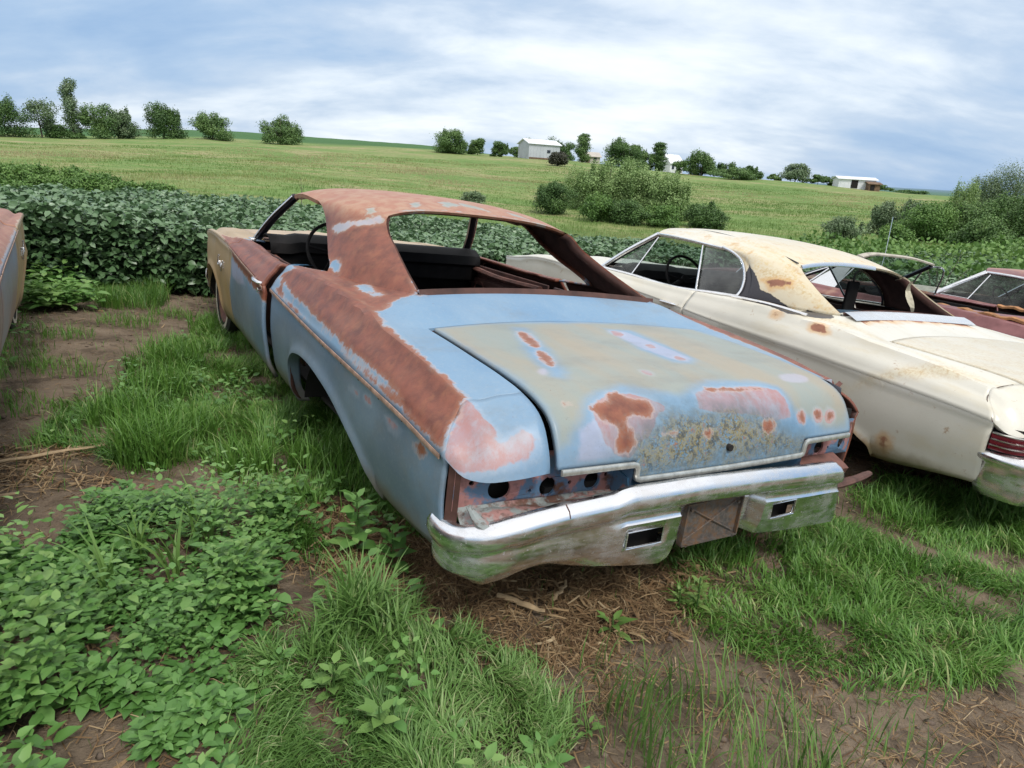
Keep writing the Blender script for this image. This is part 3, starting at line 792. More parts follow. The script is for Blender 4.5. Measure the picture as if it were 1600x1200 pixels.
    if cfg.get('seats'):
        for x0, x1, yy in ((2.05, 2.65, .66), (1.45, 1.95, .62)):
            q = MB(); q.grid(np.array([[(x1, y, .52), (x1 - .1, y, .60), (x0 + .12, y, .60), (x0 + .06, y, .70), (x0 - .02, y, .93), (x0 - .10, y, .95), (x0 - .14, y, .88)] for y in np.linspace(-yy, yy, 13)]))
            so = q.build('seat', cfg.get('seatmat', M['seat']), root); md = so.modifiers.new('thickness', 'SOLIDIFY'); md.thickness = .06
    # inner quarter panels with ribs; raised dark discs stand in for shaded openings
    for s in (1, -1):
        q = MB()
        if s * 1.0 < 0 or not hires:
            pass
        q.box((1.85, s * .80, .72), (.95, .012, .40)); q.tube([(1.4, s * .79, .90), (1.9, s * .79, .91), (2.3, s * .79, .90)], .022, 6)
        q.tube([(1.5, s * .785, .55), (1.6, s * .785, .75), (1.75, s * .785, .86)], .018, 6); q.tube([(2.1, s * .785, .5), (2.08, s * .785, .88)], .025, 6)
        q.tube([(1.85, s * .785, .6), (1.87, s * .785, .86)], .015, 6)
        q.build('inner_quarter_panel', M['innerdark'] if detail else M['dark'], root, bevel=.003)
        for cx, cz, a, b in ((1.62, .62, .09, .06), (1.98, .70, .07, .09), (2.22, .70, .05, .11)):
            q = MB(); t = np.arange(14) / 14 * 2 * math.pi; V = [(cx + a * math.cos(x), s * .792, cz + b * math.sin(x)) for x in t] + [(cx + a * math.cos(x), s * .782, cz + b * math.sin(x)) for x in t]
            q.add(V, [tuple(range(14, 28))] + [(i, (i + 1) % 14, (i + 1) % 14 + 14, i + 14) for i in range(14)])
            q.build('quarter_dark_disc', M['dark'], root)
    if cfg.get('front_wheels', True):
        for s in (1, -1): wheel(root, 4.47, s * .80, .34, s)
    return dict(rowsU=rowsU, rowsL=rowsL, belt=belt, beltz=beltz)

def wheel(root, x, y, r, s):
    w = empty('wheel', (0, 0, 0), root)
    t = np.linspace(0, 2 * math.pi, 37); z = GZ + r - .02
    prof = [(-.09, r - .10), (-.10, r - .05), (-.085, r - .008), (0, r), (.085, r - .008), (.10, r - .045), (.098, r - .075), (.09, r - .11)]
    m = MB(); m.grid(np.array([[(x + q * math.cos(a), y + s * d, z + q * math.sin(a)) for d, q in prof] for a in t])); m.build('tyre', M['rubber'], w)
    m = MB(); m.grid(np.array([[(x + q * math.cos(a), y + s * d, z + q * math.sin(a)) for d, q in ((.1015, r - .045), (.1005, r - .085))] for a in t])); m.build('whitewall', M['whitewall'], w)
    m = MB(); m.grid(np.array([[(x + q * math.cos(a), y + s * d, z + q * math.sin(a)) for d, q in ((.092, r - .108), (.085, r - .125), (.03, r - .15), (.02, .1), (.06, .07), (.065, .001))] for a in t])); m.build('rim', M['innerlight'], w)
    return w
# ------------------------------------------------------------------ the cars
#PAINT_BEGIN
PAINT_SHELL = [
    ('rust', 1, [(2.34, 0.971), (2.214, 1.071), (1.992, 1.127), (1.584, 1.112), (1.24, 1.097), (0.986, 1.035), (0.834, 1.023), (0.631, 1.003), (0.468, 0.981), (0.353, 0.963), (0.31, 0.863), (0.27, 0.787), (0.258, 0.727), (0.415, 0.741), (0.709, 0.765), (1.03, 0.779), (1.497, 0.798), (2.181, 0.831), (2.287, 0.851), (2.249, 0.891)]),
    ('rust', 1, [(2.001, 1.131), (1.95, 1.209), (1.304, 1.188), (1.192, 1.135), (1.2, 1.08), (1.515, 1.087), (1.942, 1.107)]),
    ('rust', 1, [(2.359, 1.072), (2.349, 1.104), (1.961, 1.167), (1.921, 1.12), (2.139, 1.045)]),
    ('rust', -1, [(2.253, 0.934), (2.126, 0.904), (1.991, 0.887), (1.723, 0.871), (1.551, 0.851), (1.31, 0.837), (1.103, 0.822), (0.931, 0.817), (0.751, 0.815), (0.593, 0.789), (0.655, 0.777), (0.807, 0.779), (0.965, 0.781), (1.177, 0.782), (1.388, 0.786), (1.583, 0.79), (1.834, 0.818), (2.026, 0.834), (2.178, 0.866)]),
    ('rust', 1, [(2.865, 1.728), (2.427, 1.513), (1.983, 1.211), (1.898, 1.17), (1.538, 1.161), (1.235, 1.105), (1.211, 1.146), (1.251, 1.202), (1.252, 1.249), (1.265, 1.309), (1.29, 1.367), (1.24, 1.346), (1.907, 1.698), (1.981, 1.904), (1.919, 1.728), (1.936, 1.762), (2.836, 2.169), (3.107, 1.635)]),
    ('rust', -1, [(1.897, 1.251), (1.888, 1.232), (1.891, 1.212), (1.907, 1.197), (1.933, 1.19), (1.961, 1.194), (1.994, 1.215), (2.002, 1.229), (1.998, 1.249), (1.977, 1.264), (1.948, 1.269), (1.918, 1.264)]),
    ('rust', -1, [(1.605, 1.181), (1.62, 1.236), (1.49, 1.223), (1.366, 1.213), (1.361, 1.181), (1.455, 1.164), (1.529, 1.156)]),
    ('lav', 1, [(2.288, 1.47), (2.092, 1.563), (2.012, 1.628), (1.959, 1.715), (1.898, 1.67), (1.964, 1.595), (2.046, 1.521), (2.112, 1.454), (2.24, 1.427)]),
    ('rust', -1, [(2.264, 1.468), (2.087, 1.559), (2.012, 1.628), (1.959, 1.715), (1.901, 1.674), (1.969, 1.599), (2.05, 1.525), (2.117, 1.458), (2.217, 1.436)]),
    ('rust', -1, [(2.115, 1.707), (2.104, 1.762), (2.005, 1.707), (2.037, 1.66)]),
    ('rust', -1, [(2.242, 2.252), (2.338, 2.342), (2.215, 2.373), (2.127, 2.206)]),
    ('rust', -1, [(1.975, 1.896), (2.057, 2.156), (2.065, 2.317), (2.054, 2.154), (1.99, 1.829)]),
    ('rust', -1, [(2.149, 2.007), (2.199, 2.095), (2.107, 2.058), (2.065, 1.975)]),
    ('pink', 1, [(0.349, 0.961), (0.306, 0.957), (0.261, 0.945), (0.216, 0.939), (0.192, 0.903), (0.179, 0.957), (0.183, 1.014), (0.153, 1.036), (0.138, 0.998), (0.131, 0.955), (0.145, 0.858), (0.158, 0.788), (0.183, 0.727), (0.205, 0.711), (0.234, 0.712), (0.254, 0.758), (0.31, 0.863)]),
    ('lav', 1, [(0.257, 0.771), (0.23, 0.78), (0.203, 0.75), (0.173, 0.731), (0.19, 0.711), (0.229, 0.725)]),
    ('rust', 1, [(0.475, 0.67), (0.415, 0.7), (0.352, 0.687), (0.36, 0.662), (0.433, 0.657)]),
    ('pink', 1, [(0.689, 0.68), (0.629, 0.696), (0.551, 0.686), (0.554, 0.662), (0.639, 0.661)]),
    ('pink', 1, [(0.802, 0.691), (0.814, 0.686), (0.834, 0.682), (0.856, 0.681), (0.875, 0.684), (0.885, 0.689), (0.883, 0.695), (0.871, 0.701), (0.851, 0.704), (0.83, 0.705), (0.812, 0.702), (0.802, 0.697)]),
    ('pink', 1, [(1.04, 0.676), (0.927, 0.695), (0.934, 0.672)]),
    ('rust', 1, [(3.841, 1.023), (3.504, 1.099), (2.64, 1.058), (2.466, 1.046), (2.37, 0.922), (2.369, 0.855), (2.36, 0.78), (2.426, 0.759), (2.562, 0.783), (2.891, 0.806), (3.168, 0.828), (3.451, 0.851)]),
    ('rust', 1, [(4.039, 0.973), (3.841, 1.023), (3.388, 0.904), (3.746, 0.927)]),
    ('gold', 1, [(4.643, 0.963), (4.324, 1.111), (3.684, 1.024), (3.305, 0.903), (3.538, 0.864), (3.528, 0.732), (3.742, 0.542), (4.031, 0.459), (4.037, 0.458)]),
    ('lav', 1, [(3.533, 0.855), (3.121, 0.825), (2.957, 0.764), (3.232, 0.727), (3.471, 0.739)]),
]
PAINT_LID = [
    ('beige', 1, [(1.908, 0.711), (1.973, 0.452), (1.996, -0.247), (1.917, -0.69), (1.63, -0.727), (1.313, -0.723), (1.018, -0.727), (0.922, -0.727), (0.843, -0.692), (0.843, -0.559), (0.948, -0.377), (1.096, -0.371), (1.146, -0.282), (1.177, -0.028), (1.075, 0.172), (1.131, 0.252), (1.186, 0.368), (1.105, 0.545), (0.908, 0.665), (0.889, 0.711), (1.054, 0.711), (1.261, 0.705), (1.568, 0.711)]),
    ('beige', -1, [(1.916, 0.368), (1.904, 0.301), (1.63, 0.387), (1.314, 0.495), (1.257, 0.544), (1.286, 0.57), (1.509, 0.528)]),
    ('beige', -1, [(1.885, -0.103), (1.866, -0.239), (1.656, -0.227), (1.416, -0.202), (1.352, -0.122), (1.373, -0.045), (1.533, -0.027)]),
    ('rust', 1, [(1.611, 0.421), (1.606, 0.435), (1.629, 0.44), (1.675, 0.435), (1.733, 0.421), (1.788, 0.401), (1.825, 0.38), (1.831, 0.365), (1.805, 0.361), (1.754, 0.368), (1.694, 0.383), (1.643, 0.403)]),
    ('rust', 1, [(1.392, 0.5), (1.389, 0.511), (1.407, 0.515), (1.443, 0.509), (1.487, 0.496), (1.529, 0.478), (1.556, 0.461), (1.56, 0.449), (1.539, 0.446), (1.501, 0.453), (1.455, 0.467), (1.416, 0.485)]),
    ('pink', 1, [(1.601, 0.423), (1.593, 0.44), (1.616, 0.448), (1.665, 0.444), (1.729, 0.428), (1.793, 0.403), (1.837, 0.377), (1.848, 0.358), (1.821, 0.351), (1.765, 0.358), (1.698, 0.376), (1.638, 0.4)]),
    ('pink', 1, [(1.383, 0.502), (1.378, 0.516), (1.396, 0.522), (1.435, 0.517), (1.486, 0.502), (1.534, 0.48), (1.567, 0.458), (1.574, 0.443), (1.552, 0.438), (1.509, 0.445), (1.457, 0.462), (1.411, 0.483)]),
    ('lav', 1, [(1.85, -0.094), (1.841, -0.179), (1.615, -0.19), (1.417, -0.185), (1.376, -0.128), (1.413, -0.075), (1.56, -0.051), (1.729, -0.069)]),
    ('pink', 1, [(1.776, -0.124), (1.758, -0.103), (1.753, -0.084), (1.762, -0.071), (1.782, -0.068), (1.808, -0.077), (1.834, -0.094), (1.853, -0.116), (1.859, -0.136), (1.85, -0.149), (1.829, -0.151), (1.801, -0.142)]),
    ('pink', 1, [(1.577, -0.133), (1.566, -0.118), (1.563, -0.104), (1.569, -0.095), (1.582, -0.093), (1.599, -0.099), (1.616, -0.111), (1.627, -0.126), (1.631, -0.14), (1.625, -0.149), (1.611, -0.151), (1.594, -0.145)]),
    ('pink', 1, [(1.4, -0.135), (1.391, -0.121), (1.389, -0.108), (1.396, -0.098), (1.408, -0.095), (1.424, -0.1), (1.439, -0.111), (1.449, -0.125), (1.451, -0.139), (1.444, -0.149), (1.431, -0.152), (1.415, -0.146)]),
    ('pink', 1, [(1.249, 0.164), (1.243, 0.173), (1.246, 0.183), (1.256, 0.19), (1.27, 0.192), (1.285, 0.188), (1.298, 0.181), (1.303, 0.171), (1.301, 0.161), (1.291, 0.155), (1.276, 0.153), (1.26, 0.156)]),
    ('lav', 1, [(1.146, -0.626), (1.128, -0.591), (1.12, -0.543), (1.123, -0.495), (1.136, -0.459), (1.156, -0.445), (1.18, -0.458), (1.2, -0.495), (1.21, -0.545), (1.208, -0.595), (1.193, -0.63), (1.17, -0.641)]),
    ('lav', 1, [(1.321, 0.565), (1.308, 0.576), (1.302, 0.588), (1.304, 0.597), (1.313, 0.601), (1.327, 0.599), (1.343, 0.591), (1.357, 0.579), (1.364, 0.567), (1.362, 0.558), (1.352, 0.554), (1.337, 0.557)]),
    ('rust', 1, [(1.043, 0.549), (1.072, 0.49), (1.119, 0.457), (1.126, 0.404), (1.074, 0.378), (1.055, 0.315), (1.011, 0.309), (0.976, 0.345), (0.981, 0.384), (0.968, 0.427), (0.917, 0.421), (0.875, 0.412), (0.834, 0.446), (0.846, 0.484), (0.886, 0.494), (0.923, 0.471), (0.95, 0.491), (0.965, 0.525), (0.999, 0.538)]),
    ('rust', -1, [(0.976, 0.448), (0.986, 0.406), (0.966, 0.359), (0.927, 0.345), (0.92, 0.381), (0.937, 0.431)]),
    ('pink', 1, [(1.05, 0.544), (1.135, 0.44), (1.105, 0.352), (1.047, 0.28), (1.009, 0.257), (0.97, 0.317), (0.915, 0.337), (0.869, 0.402), (0.817, 0.431), (0.818, 0.47), (0.842, 0.506), (0.891, 0.538), (0.951, 0.55), (0.999, 0.558)]),
    ('lav', 1, [(0.95, 0.624), (0.989, 0.556), (0.89, 0.526), (0.831, 0.502), (0.826, 0.568), (0.827, 0.645)]),
    ('rust', 1, [(1.087, 0.642), (1.085, 0.603), (1.065, 0.605), (1.068, 0.646)]),
    ('rust', 1, [(1.052, 0.558), (1.055, 0.528), (1.035, 0.536), (1.035, 0.565)]),
    ('pink', 1, [(1.08, 0.09), (1.116, 0.02), (1.105, -0.245), (1.073, -0.342), (0.992, -0.352), (0.91, -0.352), (0.899, -0.251), (0.938, -0.153), (0.966, 0.023), (0.989, 0.124)]),
    ('rust', 1, [(1.112, 0.024), (1.105, -0.104), (1.088, -0.261), (1.073, -0.201), (1.087, -0.089), (1.091, 0.007)]),
    ('lich', 1, [(0.986, 0.257), (0.986, 0.095), (0.972, -0.06), (0.911, -0.217), (0.852, -0.288), (0.791, -0.394), (0.756, -0.394), (0.744, 0.023), (0.743, 0.42), (0.8, 0.443), (0.824, 0.444), (0.874, 0.402), (0.934, 0.325)]),
    ('rust', 1, [(0.873, 0.077), (0.863, 0.082), (0.857, 0.092), (0.856, 0.104), (0.86, 0.116), (0.868, 0.124), (0.878, 0.126), (0.887, 0.121), (0.894, 0.111), (0.895, 0.098), (0.891, 0.087), (0.883, 0.079)]),
    ('rust', 1, [(0.867, -0.237), (0.854, -0.227), (0.846, -0.214), (0.846, -0.201), (0.854, -0.191), (0.867, -0.187), (0.882, -0.191), (0.895, -0.201), (0.903, -0.215), (0.903, -0.229), (0.895, -0.238), (0.882, -0.241)]),
    ('rust', 1, [(0.907, -0.434), (0.894, -0.428), (0.886, -0.419), (0.883, -0.408), (0.887, -0.399), (0.897, -0.394), (0.91, -0.395), (0.923, -0.401), (0.932, -0.41), (0.935, -0.421), (0.93, -0.43), (0.92, -0.434)]),
    ('rust', 1, [(0.906, -0.543), (0.893, -0.537), (0.884, -0.526), (0.881, -0.514), (0.886, -0.503), (0.896, -0.497), (0.909, -0.498), (0.922, -0.504), (0.932, -0.516), (0.934, -0.528), (0.93, -0.538), (0.92, -0.544)]),
    ('rust', 1, [(0.901, -0.62), (0.888, -0.613), (0.879, -0.602), (0.876, -0.59), (0.88, -0.579), (0.891, -0.572), (0.904, -0.573), (0.917, -0.58), (0.927, -0.591), (0.93, -0.604), (0.925, -0.615), (0.915, -0.621)]),
    ('pink', 1, [(0.872, 0.068), (0.858, 0.074), (0.85, 0.088), (0.848, 0.105), (0.853, 0.121), (0.865, 0.132), (0.879, 0.134), (0.892, 0.128), (0.902, 0.114), (0.904, 0.097), (0.898, 0.081), (0.886, 0.07)]),
    ('pink', 1, [(0.859, -0.25), (0.842, -0.236), (0.832, -0.217), (0.833, -0.196), (0.844, -0.179), (0.862, -0.172), (0.883, -0.177), (0.901, -0.192), (0.912, -0.213), (0.911, -0.234), (0.9, -0.249), (0.881, -0.255)]),
    ('pink', 1, [(0.903, -0.445), (0.886, -0.436), (0.874, -0.422), (0.87, -0.406), (0.876, -0.391), (0.89, -0.382), (0.908, -0.382), (0.925, -0.391), (0.937, -0.406), (0.941, -0.423), (0.935, -0.437), (0.921, -0.445)]),
    ('pink', 1, [(0.902, -0.553), (0.883, -0.543), (0.869, -0.528), (0.865, -0.511), (0.872, -0.495), (0.887, -0.486), (0.907, -0.487), (0.926, -0.497), (0.94, -0.513), (0.945, -0.531), (0.938, -0.546), (0.922, -0.554)]),
    ('pink', 1, [(0.897, -0.63), (0.877, -0.62), (0.864, -0.605), (0.86, -0.587), (0.866, -0.57), (0.881, -0.561), (0.901, -0.561), (0.921, -0.571), (0.936, -0.588), (0.94, -0.608), (0.933, -0.623), (0.918, -0.631)]),
    ('rust', 1, [(0.893, 0.249), (0.889, 0.253), (0.885, 0.262), (0.883, 0.274), (0.884, 0.287), (0.886, 0.296), (0.89, 0.3), (0.894, 0.296), (0.898, 0.287), (0.9, 0.275), (0.899, 0.262), (0.897, 0.253)]),
    ('pink', 1, [(0.864, -0.198), (0.861, -0.178), (0.862, -0.127), (0.868, -0.06), (0.875, 0.004), (0.883, 0.05), (0.889, 0.065), (0.891, 0.048), (0.89, 0.002), (0.885, -0.063), (0.878, -0.129), (0.87, -0.179)]),
]
#PAINT_END
Q_MAIN = [(1.964, .832, .998), (1.985, .815, 1.022), (2.06, .80, 1.055), (2.21, .762, 1.115), (2.37, .724, 1.19), (2.47, .706, 1.245), (2.55, .699, 1.283), (2.64, .696, 1.306)]
G_MAIN = [(1.25, .662, 1.016), (1.462, .635, 1.083), (1.69, .605, 1.165), (1.85, .585, 1.235), (1.90, .572, 1.275), (1.93, .55, 1.292)]
CROWN_MAIN = [(3.38, 0, 1.372), (3.1, 0, 1.395), (2.8, 0, 1.405), (2.5, 0, 1.398), (2.25, 0, 1.378), (2.02, 0, 1.338)]
A_TOP = (3.27, .668, 1.306)
def holes_panel(outer, holes, x_of, name, mat, parent, thick=.006):
    """flat-ish sheet given in (y, z) with true holes"""
    loops = [[Vector((a, b, 0)) for a, b in outer]] + [[Vector((a, b, 0)) for a, b in h] for h in holes]
    tris = tessellate_polygon(loops); pts = [p for l in loops for p in l]
    V = [(x_of(p[0], p[1]), p[0], p[1]) for p in pts]
    o = mesh_np(name, V, [tuple(t) for t in tris], mat, parent, False, {k: (np.zeros(len(V)) if k in ('low', 'dirt', 'pale') else np.full(len(V), -1.0)) for k in ATTRS})
    bm = bmesh.new(); bm.from_mesh(o.data); bmesh.ops.recalc_face_normals(bm, faces=bm.faces)
    bm.to_mesh(o.data); bm.free()
    md = o.modifiers.new('thickness', 'SOLIDIFY'); md.thickness = thick; md.offset = 0
    return o
def circ(cy, cz, r, n=22): return [(cy + r * math.cos(a), cz + r * math.sin(a)) for a in np.arange(n) / n * 2 * math.pi]
def mat_tail():
    g = NG('primer_and_blue_tail_panel'); n1 = g.noise(9, 6, .6); n2 = g.noise(60, 4, .6)
    c = g.mix(g.step(n1, .44, .53), (.09, .17, .27), (.36, .17, .155))
    c = g.mix(g.step(g.noise(6, 6, .65, off=(4, 0, 1)), .58, .66), c, (.12, .055, .035))
    c = g.mix(g.math('MULTIPLY', g.step(n2, .55, .7), .5), c, (.14, .09, .08))
    g.set(Base_Color=c, Roughness=.6); g.bump(n2, .002, .5); return g.m
M['tail'] = mat_tail()
def mat_ledge():
    g = NG('flaking_ledge_paint'); n1 = g.noise(7, 7, .65); n2 = g.noise(50, 5, .7)
    c = g.mix(g.step(n1, .42, .50), (.13, .06, .04), (.27, .30, .29)); c = g.mix(g.step(g.noise(9, 6, .6, off=(2, 2, 7)), .52, .60), c, (.36, .19, .17))
    c = g.mix(g.math('MULTIPLY', g.step(n2, .5, .62), .6), c, (.10, .06, .045)); g.set(Base_Color=c, Roughness=.65); g.bump(n2, .004, .6); return g.m
M['ledge'] = mat_ledge()
M['dulltrim'] = simple('dull_cream_trim', (.50, .50, .46), .32, .55, var=.25, scale=40)
def mat_plate():
    g = NG('rusty_plate_box'); n1 = g.noise(16, 6, .65); n2 = g.noise(80, 4, .6)
    c = g.mix(g.step(n1, .42, .6), (.075, .068, .062), (.17, .095, .05)); c = g.mix(g.step(n2, .42, .65), c, (.13, .11, .095))
    g.set(Base_Color=c, Roughness=.75, Metallic=.15); g.bump(n2, .003, .5); return g.m
M['plate'] = mat_plate()

def top_z(y): return float(np.interp(y, [-.66, -.54, -.14, .18, .49, .53, .71, .784, .872, .934, .97, .99, 1.0], [.598, .611, .636, .647, .642, .626, .612, .600, .584, .564, .550, .535, .528]))
def build_tail(root):
    """recessed lamp panel, housings and rear structure of the blue coupe"""
    xr = lambda y, z: .185 + .35 * max(0, abs(y) - .80) ** 1.0 * .55
    for s in (1, -1):
        ylist = [.428, .98] if s > 0 else [.428, .93]
        out = [(s * .425, .575), (s * ylist[1], .565), (s * ylist[1], .715), (s * .425, .735)]
        hs = [circ(s * .508, .618, .030), circ(s * .678, .618, .030), circ(s * .845, .628, .034), circ(s * .452, .632, .007, 8), circ(s * .595, .622, .007, 8), circ(s * .742, .612, .006, 8), circ(s * .93, .650, .008, 8)]
        if s < 0: hs = hs[:6]
        holes_panel(out, hs, xr, 'lamp_panel', M['tail'], root, .008)
        b = MB()   # black sheet stands in for the shade behind the holes
        b.box((.245 + .02, s * .68, .64), (.02, .60, .20)); b.build('lamp_dark_backing', M['dark'], root)
        w = MB()   # wall by the notch, roof lip, lower ledge
        w.grid(np.array([[(.19, s * .425, z), (.13, s * .422, z), (.088, s * .428, z)] for z in np.linspace(.575, .70, 5)]))
        w.build('housing_wall', M['tail'], root)
        led = MB()
        if s > 0:
            ys = np.linspace(.40, .968, 40); rows = []
            xb = lambda y: float(np.interp(y, [.4, .7, .86, .90, .938, .968], [.03, .042, .062, .074, .094, .127])) + .022
            zt_ = lambda y: top_z(y) - .022
            for y in ys:
                x0 = min(xr(y, 0), .30); j = .004 * math.sin(y * 37) + .003 * math.sin(y * 83); xo = min(xb(y), x0 - .02); lump = .018 * sstep(.70, .86, y) * (1 - sstep(.93, .965, y))
                zp = .585; ze = zt_(y) + .004
                rows.append([(x0 + .004, y, zp), (x0 - .012, y, zp - .012 + j), (x0 * .7 + xo * .3, y, zp * .6 + ze * .4 - .012 + lump), (x0 * .4 + xo * .6, y, zp * .3 + ze * .7 - .006 + j + lump), (xo + .006, y, ze + j + lump * .5), (xo, y, ze - .02), (xo + .01, y, ze - .06)])
            led.grid(np.array(rows)); led.build('lower_ledge', M['ledge'], root)
        else:
            ys = np.linspace(-.42, -.80, 12)
            led.grid(np.array([[(xr(y, 0) + .002, y, .582), (xr(y, 0) - .06, y, .562 + .01 * math.sin(y * 40)), (xr(y, 0) - .08, y, .545), (xr(y, 0) - .06, y, .50)] for y in ys])); led.build('lower_ledge', M['innerlight'], root)
    # centre strip under the lid, dark blue
    c = MB(); c.grid(np.array([[(.19, y, .66), (.105, y, .648), (.098, y, .625), (.11, y, .595), (.14, y, .52)] for y in np.linspace(-.43, .43, 9)])); c.build('centre_strip', M['jamb'], root)
    # corner post at the left end of the quarter, edge of the sheet metal
    p = MB(); p.grid(np.array([[(.235 + .0 * t, .992, .725 - .21 * t), (.20, .97, .715 - .20 * t), (.25, .955, .715 - .2 * t)] for t in np.linspace(0, 1, 8)])); p.build('corner_post', M['inner'], root)
    r = MB(); r.tube(cr([(.17, .955, .60), (.115, .93, .56), (.098, .84, .545), (.10, .76, .545)], 14), [.008, .012, .016, .02, .022, .022, .02, .02, .018, .016, .014, .012, .01, .008], 8, squash=.8)
    r.build('crumpled_bracket', M['ledge'], root)
    # torn corner on the side whose extension is gone
    t = MB(); t.grid(np.array([[(.30 + .02 * a, -.905 + .05 * b, .858 - .04 * b - .02 * a), (.27, -.885 + .05 * b, .855 - .05 * b)] for a, b in ((0, 0), (.4, .4), (.1, .8), (.8, 1.1))]))
    t.build('torn_corner', M['innerlight'], root)
    ru_, rl_ = mr['rowsU'][0] * (1, -1, 1), mr['rowsL'][0][::-1] * (1, -1, 1)
    e = ru_[::-1][:9]; zi = np.linspace(.865, .70, len(e)); f = MB()
    f.grid(np.array([[e[k] + (-.002, 0, 0), e[k] * .5 + np.array([.21, -.78, zi[k]]) * .5, (.19 - .03 * k / len(e), -.748, zi[k])] for k in range(len(e))])); f.build('end_filler', M['lightprimer'], root)
    # trunk gutter and rear body under the lid
    g = MB(); g.box((.55, 0, .60), (.72, 1.36, .02)); g.box((.23, 0, .47), (.02, 1.72, .16)); g.build('trunk_floor', M['dark'], root)
    a = MB(); a.tube(cr([(.16, -.58, .47), (.13, -.75, .465), (.12, -.9, .475), (.13, -1.02, .485)], 12), [.04, .04, .037, .034, .031, .028, .025, .022, .02, .019, .018, .014], 8, squash=.7)
    a.tube(cr([(.16, -.60, .54), (.19, -.76, .565), (.23, -.86, .60), (.26, -.98, .555)], 10), .013, 6); a.tube(cr([(.2, -.7, .60), (.22, -.82, .575), (.25, -.90, .60), (.31, -1.0, .57)], 10), .011, 6)
    a.build('bumper_arm', M['rustarm'], root)
def build_rear_bumper(root):
    """chrome rear bumper, its outer right section missing"""
    yo = .045
    def plan(y):   # x of the outer face
        a = abs(y)
        return .012 + .05 * (a / .9) ** 2.2
    def zb(y):
        return float(np.interp(y, [-.70, -.60, -.21, -.145, .235, .25, .29, .40, .60, .74, .85, .93], [.330, .342, .384, .394, .394, .375, .357, .370, .400, .422, .388, .366]))
    top = lambda y: float(np.interp(y, [-.66, -.54, -.14, .18, .49, .53, .71, .784, .872, .934, .97, .99, 1.0], [.598, .611, .636, .647, .642, .626, .612, .600, .584, .564, .550, .535, .528]))
    # sections along the left corner then to the right end
    L = [(.30, .995), (.27, 1.0), (.22, 1.0), (.17, .99), (.125, .968), (.092, .938), (.072, .90)]
    left = cr(L + [(plan(.86) + .002, .86)], 26)
    stn = [(p[0], p[1]) for p in left]
    ygrid = np.concatenate([np.linspace(.84, .475, 14), np.linspace(.467, .315, 6), np.linspace(.29, .255, 3), np.linspace(.235, -.145, 12), np.linspace(-.17, -.205, 3), np.linspace(-.216, -.352, 6), np.linspace(-.375, -.585, 8), [-.60, -.607]])
    stn += [(plan(y), y) for y in ygrid]
    P = np.array(stn); n = len(P)
    T = np.gradient(P, axis=0); T /= np.linalg.norm(T, axis=1)[:, None]; N2 = np.stack([T[:, 1], -T[:, 0]], 1)
    if N2[n // 2, 0] > 0: N2 = -N2
    # profile rows: (outward offset, z relative keys)
    rows = []
    for i in range(n):
        x, y = P[i]; yy = min(y, .999); zt = top(yy) ; b_ = zb(min(y, .95)) + .025 * sstep(.10, .33, x)
        rg = zt - .044
        inw = .035
        centre = sstep(.56, .50, y)
        sh = .022 * centre
        lo_ = min(.506, rg - .055 - .022 * centre); lm_ = min(.448, lo_ - .04)
        prof = [(-inw, zt + .002), (-inw * .5, zt + .004), (-.012, zt), (.004, zt - .008), (.014, zt - .024), (.014, rg - .004), (.008, rg - .020), (-.004, rg - .028),
                (-.007 - .004 * centre, rg - .034 - sh * .3), (-.008 - .003 * centre, rg - .040 - sh), (-.009 + .006 * centre, rg - .048 - sh), (-.006, lo_), (-.010, lm_)]
        k = np.linspace(0, 1, 6)[1:]
        for q in k: prof.append((-.012 - (.018 + .022 * sstep(.55, .8, yy)) * q ** 1.6, lm_ + (b_ - lm_) * q))
        prof.append((-.055, b_ - .004)); prof.append((-.07, b_ + .004))
        r = []
        for a, z in prof:
            r.append((x + N2[i, 0] * a, y + N2[i, 1] * a - .09 * sstep(-.40, -.60, y) * max(0, zt - z) / .26, z))
        rows.append(r)
    G = np.array(rows); m = G.shape[1]
    # plate recess: push the lower face in
    rec = np.array([1.0 if -.15 <= P[i, 1] <= .24 else 0.0 for i in range(n)])
    for i in range(n):
        if rec[i]:
            G[i, 8:, 0] += .055
            G[i, 9:14, 0] += .0
    F = []
    for i in range(n - 1):
        for j in range(m - 1):
            ym = (P[i, 1] + P[i + 1, 1]) / 2; zm = G[i, j:j + 2, 2].mean()
            if j == 11 and (.315 < ym < .467 or -.352 < ym < -.216): continue
            F.append((i * m + j, (i + 1) * m + j, (i + 1) * m + j + 1, i * m + j + 1)[::-1])
    o = mesh_np('rear_bumper', G.reshape(-1, 3), F, M['chrome'], root, True)
    o.data.set_sharp_from_angle(angle=math.radians(50))
    bm = bmesh.new(); bm.from_mesh(o.data); bmesh.ops.recalc_face_normals(bm, faces=bm.faces); bm.to_mesh(o.data); bm.free()
    md = o.modifiers.new('thickness', 'SOLIDIFY'); md.thickness = .006; md.offset = 0
    # rolled lips round the two lamp slots
    for y0, y1 in ((.315, .467), (-.352, -.216)):
        t = MB(); x = plan((y0 + y1) / 2) + .004
        lp = [(x, y0, .448), (x, y1, .448), (x, y1, .505), (x, y0, .505), (x, y0, .448)]
        [t.tube(cr(lp[a_:a_ + 2], 4), .0024, 6) for a_ in range(4)]; t.build('slot_lip', M['chrome'], o)
        d = MB(); d.box((x + .07, (y0 + y1) / 2, .47), (.01, .25, .15)); d.build('slot_shadow_box', M['dark'], o)
    # joint line between the sections
    t = MB(); i = int(np.argmin(np.abs(P[:, 1] - .70))); t.tube(G[i, 1:8] + np.array([-.0005, 0, .0015]), .003, 5); t.tube(G[i, 7:18] + np.array([-.001, 0, 0]), .0022, 5); t.build('section_joint', M['inner'], o)
    # licence plate box
    pb = MB(); px = .062
